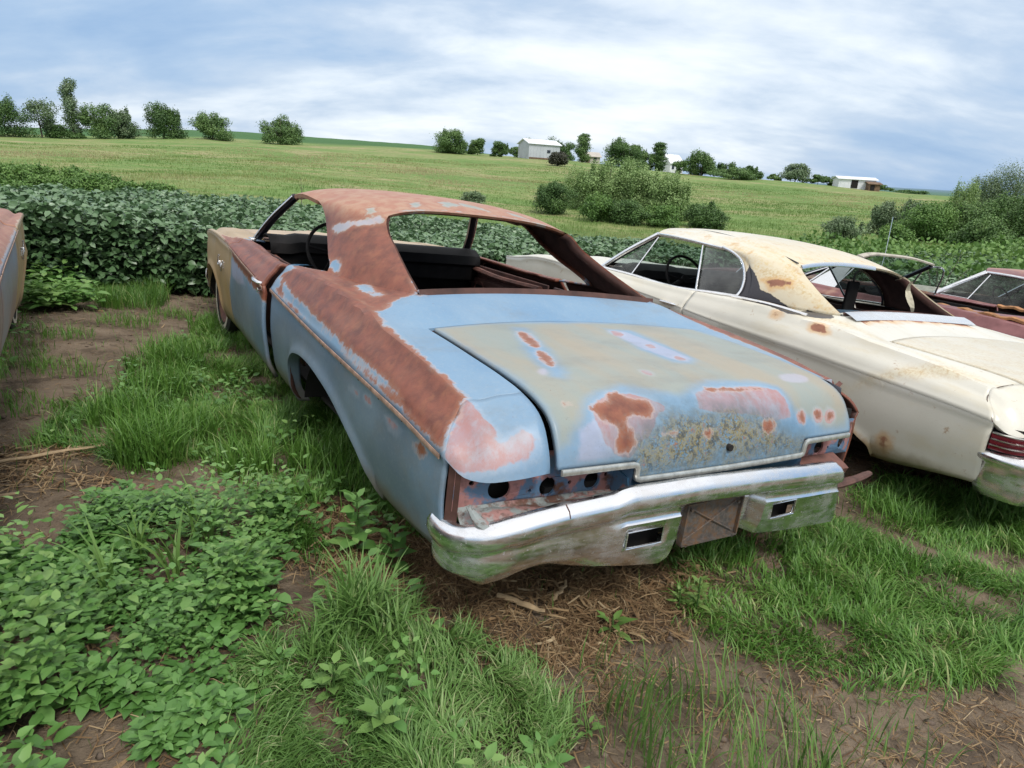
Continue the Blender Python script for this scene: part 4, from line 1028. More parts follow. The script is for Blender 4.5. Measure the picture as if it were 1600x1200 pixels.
    pb.box((px + .01, .045, .465), (.012, .275, .15)); pb.box((px - .002, .045, .541), (.016, .275, .006)); pb.box((px - .002, .045, .391), (.016, .275, .006)); pb.box((px - .002, .181, .466), (.016, .006, .145)); pb.box((px - .002, -.091, .466), (.016, .006, .145))
    for a in (1, -1): pb.tube([(px + .003, .045 - .12 * a, .405), (px + .001, .045, .465), (px + .003, .045 + .12 * a, .525)], .004, 6)
    for y, z in ((.16, .52), (-.07, .52), (.16, .39), (-.07, .39)): pb.tube([(px, y, z), (px - .01, y, z)], .006, 8)
    pb.build('plate_box', M['plate'], root, smooth=False)
    return o
M['rustarm'] = simple('rusty_bracket_steel', (.11, .052, .04), .7, var=.5, scale=20, bump=.003)
M['lightprimer'] = simple('pale_primer', (.27, .27, .31), .5, var=.25, scale=12)

def blue_coupe(name, pose, full=True):
    root = empty(name); root.matrix_world = car_matrix(*pose)
    cfg = dict(paint=M['paint'] if full else M['paint2'], toprust=not full, no_handles=not full, Q=Q_MAIN, G=G_MAIN, crown=CROWN_MAIN, A=A_TOP, recs=PAINT_SHELL if full else [], lidrecs=PAINT_LID if full else [], step=.016 if full else .04, hires=full,
               door_ajar=math.radians(1.6) if full else 0, doorgap=.05 if full else .01, right_ext_missing=full, lidgap=(.024, .008), roofrust=True, hood=M['tan'], lidlift=.004, crease_trim=M['creasetrim'])
    r = build_coupe(root, cfg)
    return root, r
M['creasetrim'] = simple('rusty_pale_moulding', (.36, .23, .17), .55, var=.4, scale=30)
main, mr = blue_coupe('blue_coupe', (0, 0, 0, 0))
tag(main, 'rusting light blue hardtop coupe with no rear glass and holes where its tail lamps were', 'car')
build_tail(main); build_rear_bumper(main)
# door jamb face, filler neck details and rocker behind the ajar door
j = MB(); rl, ru = mr['rowsL'][-1], mr['rowsU'][-1]; e = np.concatenate([rl, ru[1:]])
j.grid(np.stack([e + (.0, -.001, 0), e + (.018, -.006, 0), e + (.045, -.03, 0), e + (.05, -.10, 0)], 1)); j.build('door_jamb', M['jamb'], main)
# dark pegs along the quarter crease, coloured like shaded trim holes
for x in (.55, .75, .95, 1.15, 1.4):
    h = MB(); h.tube([(x, YC(x) - .004, ZC(x) - .022), (x, YC(x) + .004, ZC(x) - .022)], .0045, 8)
    h.build('dark_trim_peg', M['dark'], main)
h = MB(); h.tube([(.125, .005, .719), (.075, .005, .719)], .012, 14); h.build('dark_lock_peg', M['dark'], main)  # dark peg coloured like a shaded lock hole
# package shelf edge seen through the rear window
ps = MB(); ps.grid(np.array([[(1.30 + .09 * (1 - (y / .66) ** 2), y, .995), (1.40 + .09 * (1 - (y / .66) ** 2), y, .985), (1.44 + .09 * (1 - (y / .66) ** 2), y, .90)] for y in np.linspace(-.66, .66, 15)])); ps.build('package_shelf', M['inner'], main)

# white coupe
Q_W = [(2.06, .832, .985), (2.045, .815, 1.02), (2.06, .78, 1.09), (2.12, .735, 1.17), (2.18, .708, 1.22), (2.27, .695, 1.262), (2.40, .693, 1.295)]
G_W = [(1.36, .655, 1.0), (1.50, .635, 1.065), (1.64, .615, 1.14), (1.74, .60, 1.20), (1.775, .592, 1.225), (1.80, .57, 1.24)]
CROWN_W = [(3.36, 0, 1.385), (3.1, 0, 1.405), (2.8, 0, 1.41), (2.5, 0, 1.40), (2.2, 0, 1.37), (1.95, 0, 1.32), (1.84, 0, 1.285)]
#WPAINT_BEGIN
WPAINT = [
    ('lich', 1, [(2.122, 1.508), (2.009, 1.395), (1.912, 1.294), (1.805, 1.267), (1.743, 1.25), (1.699, 1.257), (1.561, 1.189), (1.574, 1.284), (1.417, 1.315), (1.333, 1.224), (1.547, 1.058), (2.053, 1.141), (2.058, 1.302)]),
    ('rust', 1, [(1.246, 1.004), (1.249, 0.985), (1.264, 0.969), (1.289, 0.963), (1.318, 0.968), (1.343, 0.982), (1.356, 1.002), (1.353, 1.022), (1.336, 1.036), (1.313, 1.045), (1.284, 1.039), (1.258, 1.022)]),
    ('rust', 1, [(1.606, 1.04), (1.605, 1.028), (1.611, 1.016), (1.625, 1.007), (1.641, 1.005), (1.656, 1.009), (1.666, 1.019), (1.667, 1.031), (1.659, 1.043), (1.647, 1.052), (1.631, 1.055), (1.615, 1.05)]),
    ('pink', 1, [(2.014, 1.463), (1.832, 1.541), (1.707, 1.47), (1.513, 1.426), (1.575, 1.375), (1.797, 1.367), (1.907, 1.34)]),
    ('rust', 1, [(1.936, 1.372), (1.85, 1.433), (1.753, 1.473), (1.743, 1.432), (1.86, 1.345)]),
    ('pink', 1, [(2.052, 1.142), (1.529, 1.086), (1.149, 1.161), (0.687, 1.055), (0.316, 1.03), (0.253, 1.074), (1.018, 0.613), (0.539, 1.074), (0.886, 1.102), (1.253, 1.261), (1.576, 1.21)]),
    ('rust', 1, [(0.902, 0.445), (0.832, 0.412), (0.797, 0.397), (0.83, 0.412)]),
    ('rust', 1, [(0.688, 0.452), (0.693, 0.445), (0.703, 0.439), (0.716, 0.438), (0.727, 0.441), (0.734, 0.447), (0.734, 0.454), (0.729, 0.462), (0.719, 0.467), (0.706, 0.468), (0.695, 0.465), (0.689, 0.459)]),
]
#WPAINT_END
def white_coupe():
    root = empty('white_coupe'); root.matrix_world = car_matrix(-.315, -2.661, 0.001, math.radians(-3.25))
    cfg = dict(paint=M['white'], roofmat=M['vinyl'], Q=Q_W, G=G_W, crown=CROWN_W, A=(3.17, .665, 1.325), recs=WPAINT, step=.022, lidtrim=False, seats=True, pillar=M['trim'], shelf_bow=(.09, .12), inner=M['inner'], emblem=False, lidbase={'pink': .012}, shelfrust=True)
    r = build_coupe(root, cfg)
    # window glass and frames on each side
    A = np.array(cfg['A']); base = np.array([3.60, .83, .97])
    q = cr(Q_W, 20)
    for s in (1, -1):
        t = MB(); pts = [(x, s * (r['belt'](x) + .012), r['beltz'](x) + .006) for x in np.linspace(2.06, 3.58, 30)]; t.strip(pts, (0, s * .6, .8), .02, .008); t.build('belt_moulding', M['chrome'], root); t = MB()
        t.strip(q * (1, s, 1) + (0, s * .006, 0), (.1, s, 0), .020, .010); t.build('window_moulding', M['chrome'], root); t = MB()
        e1 = cr([A, (2.97, .695, 1.325), Q_W[-1]], 16); t.strip(e1 * (1, s, 1) + (0, s * .004, -.006), (0, s, .1), .016, .010); t.build('roof_moulding', M['chrome'], root); t = MB()
        t.strip(np.array([(x, s * (r['rowsU'][0][0][1] * 0 + YS(x) - .035), ZS(x) + .010) for x in np.linspace(1.45, 2.06, 12)]), (0, s * .5, .85), .02, .007)
        t.build('quarter_moulding', M['chrome'], root)
        # quarter glass with its bright leading edge
        g = MB(); k = 12; fb = np.array([2.42, .862, .965]); ft = np.array([2.60, .70, 1.285])
        qq = q[np.linspace(0, 19, k).astype(int)]; fr = np.array([fb + (ft - fb) * u for u in np.linspace(0, 1, k)])
        g.grid(np.array([qq + (fr - qq) * u + (0, -.012, 0) for u in np.linspace(0, 1, 8)]) * (1, s, 1)); g.build('quarter_glass', M['glass2'], root)
        t = MB(); t.strip(fr * (1, s, 1), (0, s, 0), .016, .008); t.build('quarter_glass_frame', M['chrome'], root)
        # front vent pane
        v0 = np.array([3.52, .84, .975]); v1 = np.array([3.20, .85, .965]); vt = np.array([3.14, .675, 1.295])
        g = MB(); g.add(np.array([v0, v1, vt]) * (1, s, 1), [(0, 1, 2)]); g.build('vent_glass', M['glass'], root)
        t = MB(); t.strip(np.array([v1 + (vt - v1) * u for u in np.linspace(0, 1, 6)]) * (1, s, 1), (0, s, 0), .012, .008); t.build('vent_frame', M['trim'], root)
    # windshield glass
    g = MB(); g.grid(np.array([[np.array([3.68 + .10 * (1 - w * w), w * .79, .975]) * (1 - u) + np.array([3.21 + .14 * (1 - w * w), w * .645, 1.318 + .05 * (1 - w * w)]) * u for w in np.linspace(-1, 1, 15)] for u in np.linspace(0, 1, 6)])); g.build('windshield', M['glass'], root)
    # rear window: header moulding, bright sill moulding, torn lining, centre post inside
    w = np.linspace(-.58, .25, 18); t = MB()
    t.strip([(1.795 + .045 * (1 - (a / .58) ** 2), -a, 1.236 + .045 * (1 - (abs(a) / .6) ** 2.2)) for a in w], (-.8, 0, .3), .030, .010); t.build('rear_window_moulding', M['chrome'], root)
    t = MB(); t.grid(np.array([[(1.35 + .09 * (1 - (y / .66) ** 2), y, 1.026), (1.30 + .09 * (1 - (y / .68) ** 2), y, 1.012), (1.25 + .09 * (1 - (y / .7) ** 2), y, .990)] for y in np.linspace(-.66, .66, 21)])); t.build('rear_sill_moulding', M['trim'], root)
    b = MB(); b.box((2.35, .27, 1.12), (.03, .035, .36)); b.build('inner_post', M['dark'], root)
    b = MB(); b.box((2.0, -.30, .98), (.03, .12, .36), None); b.build('hanging_trim_panel', M['black'], root, bevel=.01)
    l = MB(); l.grid(np.array([[(1.66 + .05 * math.sin(z * 23), -.46 - .06 * k + .03 * math.sin(z * 31 + k), z) for z in np.linspace(.93, 1.22, 9)] for k in np.linspace(0, 1, 5)])); l.build('torn_lining', M['paper'], root)
    # tail lamp, corner seam and rear bumper
    for s in (1, -1):
        for kz, z in enumerate((.662, .634, .606)):
            t = MB(); pt = cr([(.245, s * .985, z), (.17, s * .965, z), (.12, s * .90, z), (.09, s * .75, z), (.08, s * .45, z)], 24)
            t.strip(pt, np.stack([-np.ones(24) * .7, s * np.linspace(.9, 0, 24), np.zeros(24)], 1), .020, .020); t.build('tail_lamp', M['red'], root)
            t = MB(); t.strip(pt + (-.004, s * .004, .014), np.stack([-np.ones(24) * .7, s * np.linspace(.9, 0, 24), np.zeros(24)], 1), .007, .026); t.build('lamp_bar', M['chrome'], root)
    bk = MB(); pth = cr([(.26, .96), (.16, .94), (.12, .85), (.1, .5), (.095, 0), (.1, -.5), (.12, -.85), (.16, -.94), (.26, -.96)], 30)
    bk.grid(np.array([[(a, b_, .705), (a + .015, b_ * .99, .62), (a + .02, b_ * .99, .50)] for a, b_ in pth])); bk.build('tail_panel', M['dark'], root)
    pth = cr([(.26, .985), (.21, .99), (.14, .98), (.06, .95), (.02, .8), (.0, .4), (-.005, 0), (.0, -.4), (.02, -.8), (.06, -.95), (.15, -1.01), (.28, -1.025), (.40, -1.02)], 60)
    T = np.gradient(pth, axis=0); T /= np.linalg.norm(T, axis=1)[:, None]; N2 = np.stack([T[:, 1], -T[:, 0]], 1)
    if N2[30, 0] > 0: N2 = -N2
    sec = [(-.10, .582), (-.02, .585), (.010, .577), (.018, .562), (.012, .545), (-.002, .532), (-.004, .47), (-.012, .41), (-.035, .372), (-.05, .368)]
    bo = mesh_np('rear_bumper', np.array([[(pth[i, 0] + N2[i, 0] * a, pth[i, 1] + N2[i, 1] * a, z) for a, z in sec] for i in range(60)]).reshape(-1, 3), [(i * 10 + j, (i + 1) * 10 + j, (i + 1) * 10 + j + 1, i * 10 + j + 1) for i in range(59) for j in range(9)], M['chrome'], root)
    md = bo.modifiers.new('thickness', 'SOLIDIFY'); md.thickness = .006
    # seams of the corner extension, roof seam
    t = MB(); sm = cr([tuple(r['rowsU'][0][0]), tuple(r['rowsU'][0][6]), tuple(r['rowsU'][0][10]), tuple(r['rowsU'][0][14])], 14); t.tube(sm + (.0, .001, .0), .0016, 5); t.build('corner_seam', M['inner'], root)
    t = MB(); t.tube(cr([(3.12, .42, 1.385), (2.7, .46, 1.385), (2.3, .50, 1.345), (2.0, .535, 1.295), (1.84, .56, 1.262)], 24), .005, 5); t.build('roof_seam', M['trimblack'], root)
    return root
wc = white_coupe()
tag(wc, 'cream white hardtop coupe with a torn, rust stained vinyl roof, parked beside the blue coupe', 'car')
# maroon convertible: only its windshield frame stands above the body
def convertible():
    root = empty('maroon_convertible'); root.matrix_world = car_matrix(-.15, -5.47, .0, math.radians(-5.5))
    cfg = dict(paint=M['maroon'], Q=Q_MAIN, G=G_MAIN, crown=CROWN_MAIN, A=(3.03, .62, 1.30), recs=[], step=.05, roof=False, lidtrim=False, seats=False, hood=M['maroon'], pillar=M['trimblack'], emblem=False, detail=False)
    r = build_coupe(root, cfg)
    hd = MB(); pts = cr([(3.03, .63, 1.30), (3.09, .4, 1.335), (3.11, 0, 1.345), (3.09, -.4, 1.335), (3.03, -.63, 1.30)], 24); hd.strip(pts, (-.2, 0, 1), .07, .022); hd.build('windshield_header', M['tanroof'], root)
    g = MB(); g.grid(np.array([[np.array([3.68 + .10 * (1 - w * w), w * .79, .975]) * (1 - u) + np.array([3.05 + .08 * (1 - w * w), w * .615, 1.30 + .04 * (1 - w * w)]) * u for w in np.linspace(-1, 1, 15)] for u in np.linspace(0, 1, 6)])); g.build('windshield', M['glass'], root)
    for s in (1, -1):
        t = MB(); v = np.array([(3.40, .86, .97), (3.06, .70, 1.28), (2.98, .705, 1.285), (3.06, .87, .965)]) * (1, s, 1)
        t.strip(cr(v, 24), (0, s, .2), .018, .012); t.build('vent_frame', M['trim'], root)
        g = MB(); g.add(v, [(0, 1, 2, 3)]); g.build('vent_glass', M['glass'], root)
        t = MB(); t.strip([(x, s * .80, .965 + .01 * math.sin(x * 30)) for x in np.linspace(1.2, 2.3, 20)], (0, 0, 1), .09, .03); t.build('folded_top_edge', M['rustedge'], root)
    return root
M['tanroof'] = simple('weathered_tan_header', (.42, .38, .31), .6, var=.3)
M['rustedge'] = simple('rusty_orange_edge', (.32, .15, .06), .8, var=.6, scale=16, bump=.004)
cv = convertible()
tag(cv, 'maroon convertible with its top gone and a bare windshield frame, behind the white coupe', 'car')
def maroon_hardtop():
    root = empty('maroon_hardtop'); root.matrix_world = car_matrix(-.317, -8.36, -.04, math.radians(-3.6))
    cfg = dict(paint=M['maroon'], Q=Q_W, G=G_W, crown=CROWN_W, A=(3.17, .665, 1.325), recs=[('rust', 1, [(3.7, 1.0), (5.4, 1.0), (5.4, 1.8), (3.7, 1.8)])], step=.06, lidtrim=False, seats=True, hood=M['tanroof'], pillar=M['trim'], emblem=False, detail=False)
    r = build_coupe(root, cfg); A = np.array(cfg['A']); q = cr(Q_W, 20)
    for s in (1, -1):
        t = MB(); e1 = cr([A, (2.97, .695, 1.325), Q_W[-1]], 16); t.strip(e1 * (1, s, 1) + (0, s * .004, -.002), (0, s, .1), .03, .012); t.build('roof_moulding', M['chrome'], root); t = MB(); t.strip(q * (1, s, 1), (.1, s, 0), .024, .012)
        t.build('window_moulding', M['chrome'], root); t = MB(); t.strip(cr([(3.62, .845, .975), A], 10) * (1, s, 1), (-.2, s, .2), .05, .014); t.build('pillar_moulding', M['chrome'], root)
        low = np.array([(x, r['belt'](x), r['beltz'](x)) for x in np.linspace(2.06, 3.55, 14)]); up = cr([Q_W[1], Q_W[4], Q_W[-1], (2.97, .69, 1.318), tuple(A), (3.4, .77, 1.13), (3.55, .83, 1.0)], 14)
        g = MB(); g.grid(np.stack([low, (low + up) / 2 + (0, .01, 0), up], 1) * (1, s, 1)); g.build('side_glass', M['glass2'], root)
        
        for vv in ([(3.20, .856, .97), (3.10, .691, 1.30)], [(2.42, .872, .965), (2.60, .71, 1.285)], [(3.20, .855, .972), (3.56, .85, .975)]):
            t = MB(); t.strip(cr(vv, 6) * (1, s, 1), (0, s, 0), .012, .008); t.build('vent_frame', M['trim'], root)
    g = MB(); g.grid(np.array([[np.array([3.68 + .10 * (1 - w * w), w * .79, .975]) * (1 - u) + np.array([3.21 + .14 * (1 - w * w), w * .645, 1.318 + .05 * (1 - w * w)]) * u for w in np.linspace(-1, 1, 15)] for u in np.linspace(0, 1, 6)])); g.build('windshield', M['glass2'], root)
    return root
mh = maroon_hardtop()
tag(mh, 'dusty maroon hardtop with bright window frames and a rusty hood at the far right', 'car')
# second blue and tan coupe, only its right front fender in the picture
bc, _ = blue_coupe('rusty_sedan', (.12, 3.165, 0, math.radians(0)), full=False)
build_tail(bc); build_rear_bumper(bc)
tag(bc, 'brown and lilac rusted car showing only its front fender at the left edge', 'car')
# ------------------------------------------------------------------ terrain
def pix_dir(u, v):
    d = _F + _R * (u - 800) / FPX - _U * (v - 600) / FPX
    return d
SPEC = {   # bearing column -> (distance, sight line) pairs that shape valley, meadow and ridge
    -400: [(50, 300), (80, 258), (120, 226), (190, 203), (260, 196), (450, 186), (700, 196)],
    0: [(50, 304), (80, 262), (120, 236), (190, 212), (260, 205), (450, 197), (700, 208)],
    400: [(50, 318), (80, 275), (120, 250), (190, 223), (260, 216), (450, 208), (700, 218)],
    640: [(50, 338), (80, 292), (120, 262), (190, 236), (260, 228), (450, 226), (700, 240)],
    850: [(50, 360), (80, 314), (120, 280), (190, 249), (260, 249), (450, 256), (700, 262)],
    1150: [(50, 385), (80, 335), (120, 304), (190, 278), (260, 281), (450, 288), (700, 292)],
    1450: [(50, 398), (80, 355), (120, 328), (190, 304), (260, 306), (450, 312), (700, 312)],
    1800: [(50, 415), (80, 374), (120, 352), (190, 330), (260, 330), (450, 332), (700, 332)]}
RK = np.array([50, 80, 120, 190, 260, 450, 700, 1500, 2600.])
_az, _zz = [], []
for u_, pr in SPEC.items():
    d0 = pix_dir(u_, 300); _az.append(math.atan2(d0[0], d0[1]))
    z_ = []
    for r_, v_ in pr:
        d = pix_dir(u_, v_); z_.append(CAMH + r_ * d[2] / math.hypot(d[0], d[1]))
    z_ += [22 if u_ > 900 else 14, 30 if u_ > 900 else 16]; _zz.append(z_)
_az = np.array(_az); _zz = np.array(_zz)
def plane_z(x, y): return -(_n[0] * x + _n[1] * y) / _n[2]
def vnoise(x, y, s, seed=0):
    """smooth value noise, vectorised"""
    x = np.asarray(x, float) / s + seed * 17.3; y = np.asarray(y, float) / s + seed * 7.9
    xi = np.floor(x); yi = np.floor(y); fx = x - xi; fy = y - yi; fx = fx*fx*(3-2*fx); fy = fy*fy*(3-2*fy)
    def h(a, b):
        q = np.sin(a * 127.1 + b * 311.7 + seed * 74.7) * 43758.5453; return q - np.floor(q)
    return (h(xi, yi) * (1 - fx) + h(xi + 1, yi) * fx) * (1 - fy) + (h(xi, yi + 1) * (1 - fx) + h(xi + 1, yi + 1) * fx) * fy - .5
def far_z(x, y):
    r = np.hypot(x, y); a = np.arctan2(x, y)
    a = np.clip(a, _az[0], _az[-1])
    k = np.clip(np.searchsorted(_az, a) - 1, 0, len(_az) - 2); t = (a - _az[k]) / (_az[k + 1] - _az[k]); t = t * t * (3 - 2 * t)
    lr = np.log(np.clip(r, RK[0], RK[-1])); L_ = np.log(RK)
    j = np.clip(np.searchsorted(L_, lr) - 1, 0, len(RK) - 2); w = (lr - L_[j]) / (L_[j + 1] - L_[j])
    z0 = _zz[k, j] * (1 - w) + _zz[k, j + 1] * w; z1 = _zz[k + 1, j] * (1 - w) + _zz[k + 1, j + 1] * w
    return z0 * (1 - t) + z1 * t
def Hz(x, y):
    x = np.asarray(x, float); y = np.asarray(y, float)
    r = np.hypot(x, y); front = sstep(-8, 10, y)
    p = plane_z(x, y) * (1 - sstep(20, 60, r)) + 0
    w = sstep(14, 46, r) * front
    far = far_z(x, y) + (vnoise(x, y, 14, 3) * .5 + vnoise(x, y, 5, 5) * .22) * sstep(20, 50, r)
    z = p * (1 - w) + far * w
    clod = vnoise(x, y, .09, 1) * .016 + vnoise(x, y, .035, 2) * .009 + vnoise(x, y, .4, 4) * .03
    return z + clod * (1 - sstep(7, 11, r)) - .004
def mat_ground():
    g = NG('field_soil_and_meadow'); P = g.geo_pos()
    sep = g.N.new('ShaderNodeSeparateXYZ'); g.L.new(P, sep.inputs[0])
    d = g.N.new('ShaderNodeVectorMath'); d.operation = 'LENGTH'; g.L.new(P, d.inputs[0]); r = d.outputs['Value']
    n1 = g.noise(3.2, 8, .62, src=P); n2 = g.noise(24, 6, .65, src=P); n3 = g.noise(110, 4, .6, src=P)
    soil = g.ramp(n1, [(.32, (.085, .062, .043)), (.5, (.16, .12, .084)), (.68, (.235, .182, .13))])
    soil = g.mix(g.math('MULTIPLY', g.step(n2, .46, .68), .6), soil, (.20, .15, .105))
    soil = g.mix(g.math('MULTIPLY', g.step(g.noise(7, 6, .65, src=P, off=(5, 5, 0)), .52, .62), .55), soil, (.055, .040, .028))
    soil = g.mix(g.math('MULTIPLY', g.step(g.noise(46, 6, .7, src=P, stretch=(1, .35, 1)), .58, .68), .75), soil, (.24, .165, .085))
    soil = g.mix(g.math('MULTIPLY', g.step(n3, .35, .2), .6), soil, (.035, .026, .02))
    # meadow
    a = g.noise(.035, 6, .6, src=P, stretch=(1, 1.6, 1)); b = g.noise(.16, 7, .62, src=P, stretch=(1, 2.2, 1), off=(3, 0, 0)); c_ = g.noise(1.3, 6, .65, src=P)
    mead = g.ramp(g.math('ADD', g.math('MULTIPLY', a, .5), g.math('MULTIPLY', b, .5)), [(.36, (.12, .21, .05)), (.46, (.17, .26, .075)), (.54, (.27, .29, .115)), (.62, (.38, .32, .18))])
    mead = g.mix(g.math('MULTIPLY', g.step(c_, .35, .68), .5), mead, (.08, .135, .035))
    mead = g.mix(g.math('MULTIPLY', g.step(g.noise(5, 5, .7, src=P), .5, .7), .35), mead, (.05, .095, .022))
    hill = g.mix(g.noise(.02, 3, .5, src=P), (.045, .12, .035), (.07, .15, .05))
    mead = g.mix(g.step(r, 205, 235), mead, hill)
    mead = g.mix(g.step(r, 600, 1400), mead, (.12, .19, .24))  # distance haze painted in: farthest ground tinted blue
    verge = g.mix(g.step(n1, .35, .65), (.055, .12, .03), (.09, .16, .045))
    mead = g.mix(g.step(r, 60, 38), mead, verge)
    c = g.mix(g.step(r, 10.5, 14), soil, mead)
    g.set(Base_Color=c, Roughness=.92); g.b.inputs['Specular IOR Level'].default_value = .2
    h = g.math('ADD', g.math('MULTIPLY', n2, 1.0), g.math('MULTIPLY', n3, .35)); g.bump(h, .03, .7)
    return g.m
M['ground'] = mat_ground()
def build_ground():
    az = np.radians(np.concatenate([np.arange(-180, -52, 4), np.arange(-52, 52.01, .36), np.arange(56, 181, 4)]))
    rr = np.concatenate([[.02, .3, .6, .8], np.arange(.95, 5.5, .028), np.arange(5.5, 14, .12), np.geomspace(14, 2600, 150)])
    A, R_ = np.meshgrid(az, rr, indexing='ij')
    x = R_ * np.sin(A); y = R_ * np.cos(A); z = Hz(x, y)
    V = np.stack([x, y, z], -1).reshape(-1, 3); a, b = A.shape
    i, j = np.meshgrid(np.arange(a - 1), np.arange(b - 1), indexing='ij'); q = (i * b + j).ravel()
    F = np.stack([q, q + 1, q + b + 1, q + b], 1)
    o = mesh_np('ground', V, F, M['ground']); tag(o, 'bare brown soil giving way to a rolling green and tan meadow', kind='structure')
build_ground()

# ------------------------------------------------------------------ leaf materials
def mat_leaf(name, cols, rough=.45, trans=.25, scale=3., spec=.5):
    g = NG(name); n = g.noise(scale, 4, .6, src=g.geo_pos()); a = g.attr('tint')
    v = g.math('ADD', g.math('MULTIPLY', a, .65), g.math('MULTIPLY', n, .35))
    k = len(cols); c = g.ramp(v, [(.15 + .7 * i / (k - 1), cols[i]) for i in range(k)])
    g.set(Base_Color=c, Roughness=rough); g.b.inputs['Specular IOR Level'].default_value = spec
    tl = g.N.new('ShaderNodeBsdfTranslucent'); g.L.new(c, tl.inputs[0])
    ms = g.N.new('ShaderNodeMixShader'); ms.inputs[0].default_value = trans
    g.L.new(g.b.outputs[0], ms.inputs[1]); g.L.new(tl.outputs[0], ms.inputs[2]); g.L.new(ms.outputs[0], g.N['Material Output'].inputs[0])
    return g.m
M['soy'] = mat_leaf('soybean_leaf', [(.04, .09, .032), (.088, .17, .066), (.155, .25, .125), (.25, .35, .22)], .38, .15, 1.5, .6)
M['grass'] = mat_leaf('green_grass', [(.05, .13, .018), (.10, .23, .034), (.165, .32, .058), (.38, .42, .17)], .5, .3, 6)
M['grass2'] = mat_leaf('matted_grass', [(.06, .14, .026), (.115, .235, .048), (.185, .32, .085), (.38, .41, .20)], .55, .25, 5)
M['weed'] = mat_leaf('broadleaf_weed', [(.05, .135, .026), (.09, .215, .045), (.14, .29, .07), (.22, .36, .10)], .45, .25, 8)
M['straw'] = mat_leaf('dry_straw', [(.09, .05, .028), (.18, .11, .055), (.28, .19, .10), (.40, .31, .19)], .8, .05, 12, .2)
M['tree1'] = mat_leaf('dark_tree_leaf', [(.04, .09, .022), (.065, .135, .032), (.10, .185, .045), (.14, .24, .065)], .6, .15, .5)
M['tree2'] = mat_leaf('mid_tree_leaf', [(.06, .12, .032), (.095, .18, .048), (.14, .235, .065), (.19, .29, .095)], .6, .15, .5)
M['tree3'] = mat_leaf('grey_green_leaf', [(.08, .14, .06), (.13, .20, .095), (.19, .26, .135), (.26, .33, .19)], .6, .15, .5)
M['willow'] = mat_leaf('willow_leaf', [(.13, .21, .06), (.20, .31, .10), (.27, .38, .14), (.34, .44, .19)], .6, .2, .6)
M['bright'] = mat_leaf('bright_weed_leaf', [(.06, .13, .028), (.10, .20, .042), (.15, .27, .06), (.22, .33, .09)], .6, .2, .5)
M['purple'] = mat_leaf('dark_purple_leaf', [(.025, .03, .02), (.05, .05, .032), (.07, .07, .045), (.08, .10, .05)], .6, .1, .5)
M['bark'] = simple('grey_bark', (.10, .085, .065), .9, var=.4, scale=6)

def leaf_quads(P, N_, T_, L, W, fold=.25, tint=None, droop=0.):
    """pointed leaves: 2x2 faces folded along the midrib; P base, T direction, N normal"""
    n = len(P); B = np.cross(N_, T_); L = L[:, None]; W = W[:, None]
    f = [(0, 0, 0), (.28, .42, .10), (.62, .46, .10), (1.0, 0, 0)]
    mid = [P, P + T_ * L * .35 - N_ * 0, P + T_ * L * .68 - N_ * L * droop * .35, P + T_ * L - N_ * L * droop]
    l1 = P + T_ * L * .26 + B * W * .46 + N_ * W * fold; l2 = P + T_ * L * .62 + B * W * .40 + N_ * W * fold - N_ * L * droop * .3
    r1 = P + T_ * L * .26 - B * W * .46 + N_ * W * fold; r2 = P + T_ * L * .62 - B * W * .40 + N_ * W * fold - N_ * L * droop * .3
    V = np.stack([mid[0], mid[1], mid[2], mid[3], l1, l2, r1, r2], 1)
    o = (np.arange(n) * 8)[:, None, None]
    F = np.array([[0, 1, 4, 4], [1, 2, 5, 4], [2, 3, 5, 5], [0, 6, 1, 1], [1, 6, 7, 2], [2, 7, 3, 3]])
    tri = np.array([[0, 1, 4], [2, 3, 5], [0, 6, 1], [2, 7, 3], [1, 2, 5], [1, 5, 4], [1, 6, 7], [1, 7, 2]])
    F = (tri[None] + o).reshape(-1, 3)
    t = None if tint is None else np.repeat(tint, 8)
    return V.reshape(-1, 3), F, t
def quad_leaves(P, N_, T_, L, W, tint):
    n = len(P); B = np.cross(N_, T_); L = L[:, None] * .5; W = W[:, None] * .5
    V = np.stack([P - T_ * L, P + B * W, P + T_ * L, P - B * W], 1)
    return V.reshape(-1, 3), (np.arange(n) * 4)[:, None] + np.arange(4)[None], np.repeat(tint, 4)
def unit(v): return v / (np.linalg.norm(v, axis=-1, keepdims=True) + 1e-12)
def rnd_dirs(n): return unit(rng.normal(size=(n, 3)))
def join(parts):
    V, F, T = [], [], []; n = 0
    for v, f, t in parts:
        V.append(v); F.append(f + n); T.append(t); n += len(v)
    return np.concatenate(V), np.concatenate(F), np.concatenate(T)
def blades(P, H, W, lean, tint, seg=4, up=None, az=None):
    """arching grass blades; P base, H length, W width, lean 0..1+"""
    n = len(P); a = rng.uniform(0, 2 * math.pi, n) if az is None else az; D = np.stack([np.cos(a), np.sin(a), 0 * a], 1)
    U = np.array([0, 0, 1.0]) if up is None else up; S = np.cross(D, U)
    tw = rng.uniform(-.8, .8, n)[:, None]; S = unit(S + D * tw)
    V = []
    for k in range(seg):
        t = k / (seg - 1); th = lean * t
        # circular-ish arc
        hgt = np.where(lean > .02, np.sin(th) / np.maximum(lean, .02), t) * H; out = np.where(lean > .02, (1 - np.cos(th)) / np.maximum(lean, .02), 0) * H
        c = P + U * hgt[:, None] + D * out[:, None]; w = (W * (1 - t) ** .7 * (.6 + .8 * min(t * 3, 1)) if k < seg - 1 else 0 * W)[:, None] * .5
        V.append(c - S * w); V.append(c + S * w)
    V = np.stack(V, 1); m = 2 * seg
    o = (np.arange(n) * m)[:, None, None]; F = np.array([[2 * k, 2 * k + 1, 2 * k + 3, 2 * k + 2] for k in range(seg - 1)])
    F = (F[None] + o).reshape(-1, 4)
    return V.reshape(-1, 3), F, np.repeat(tint, m)
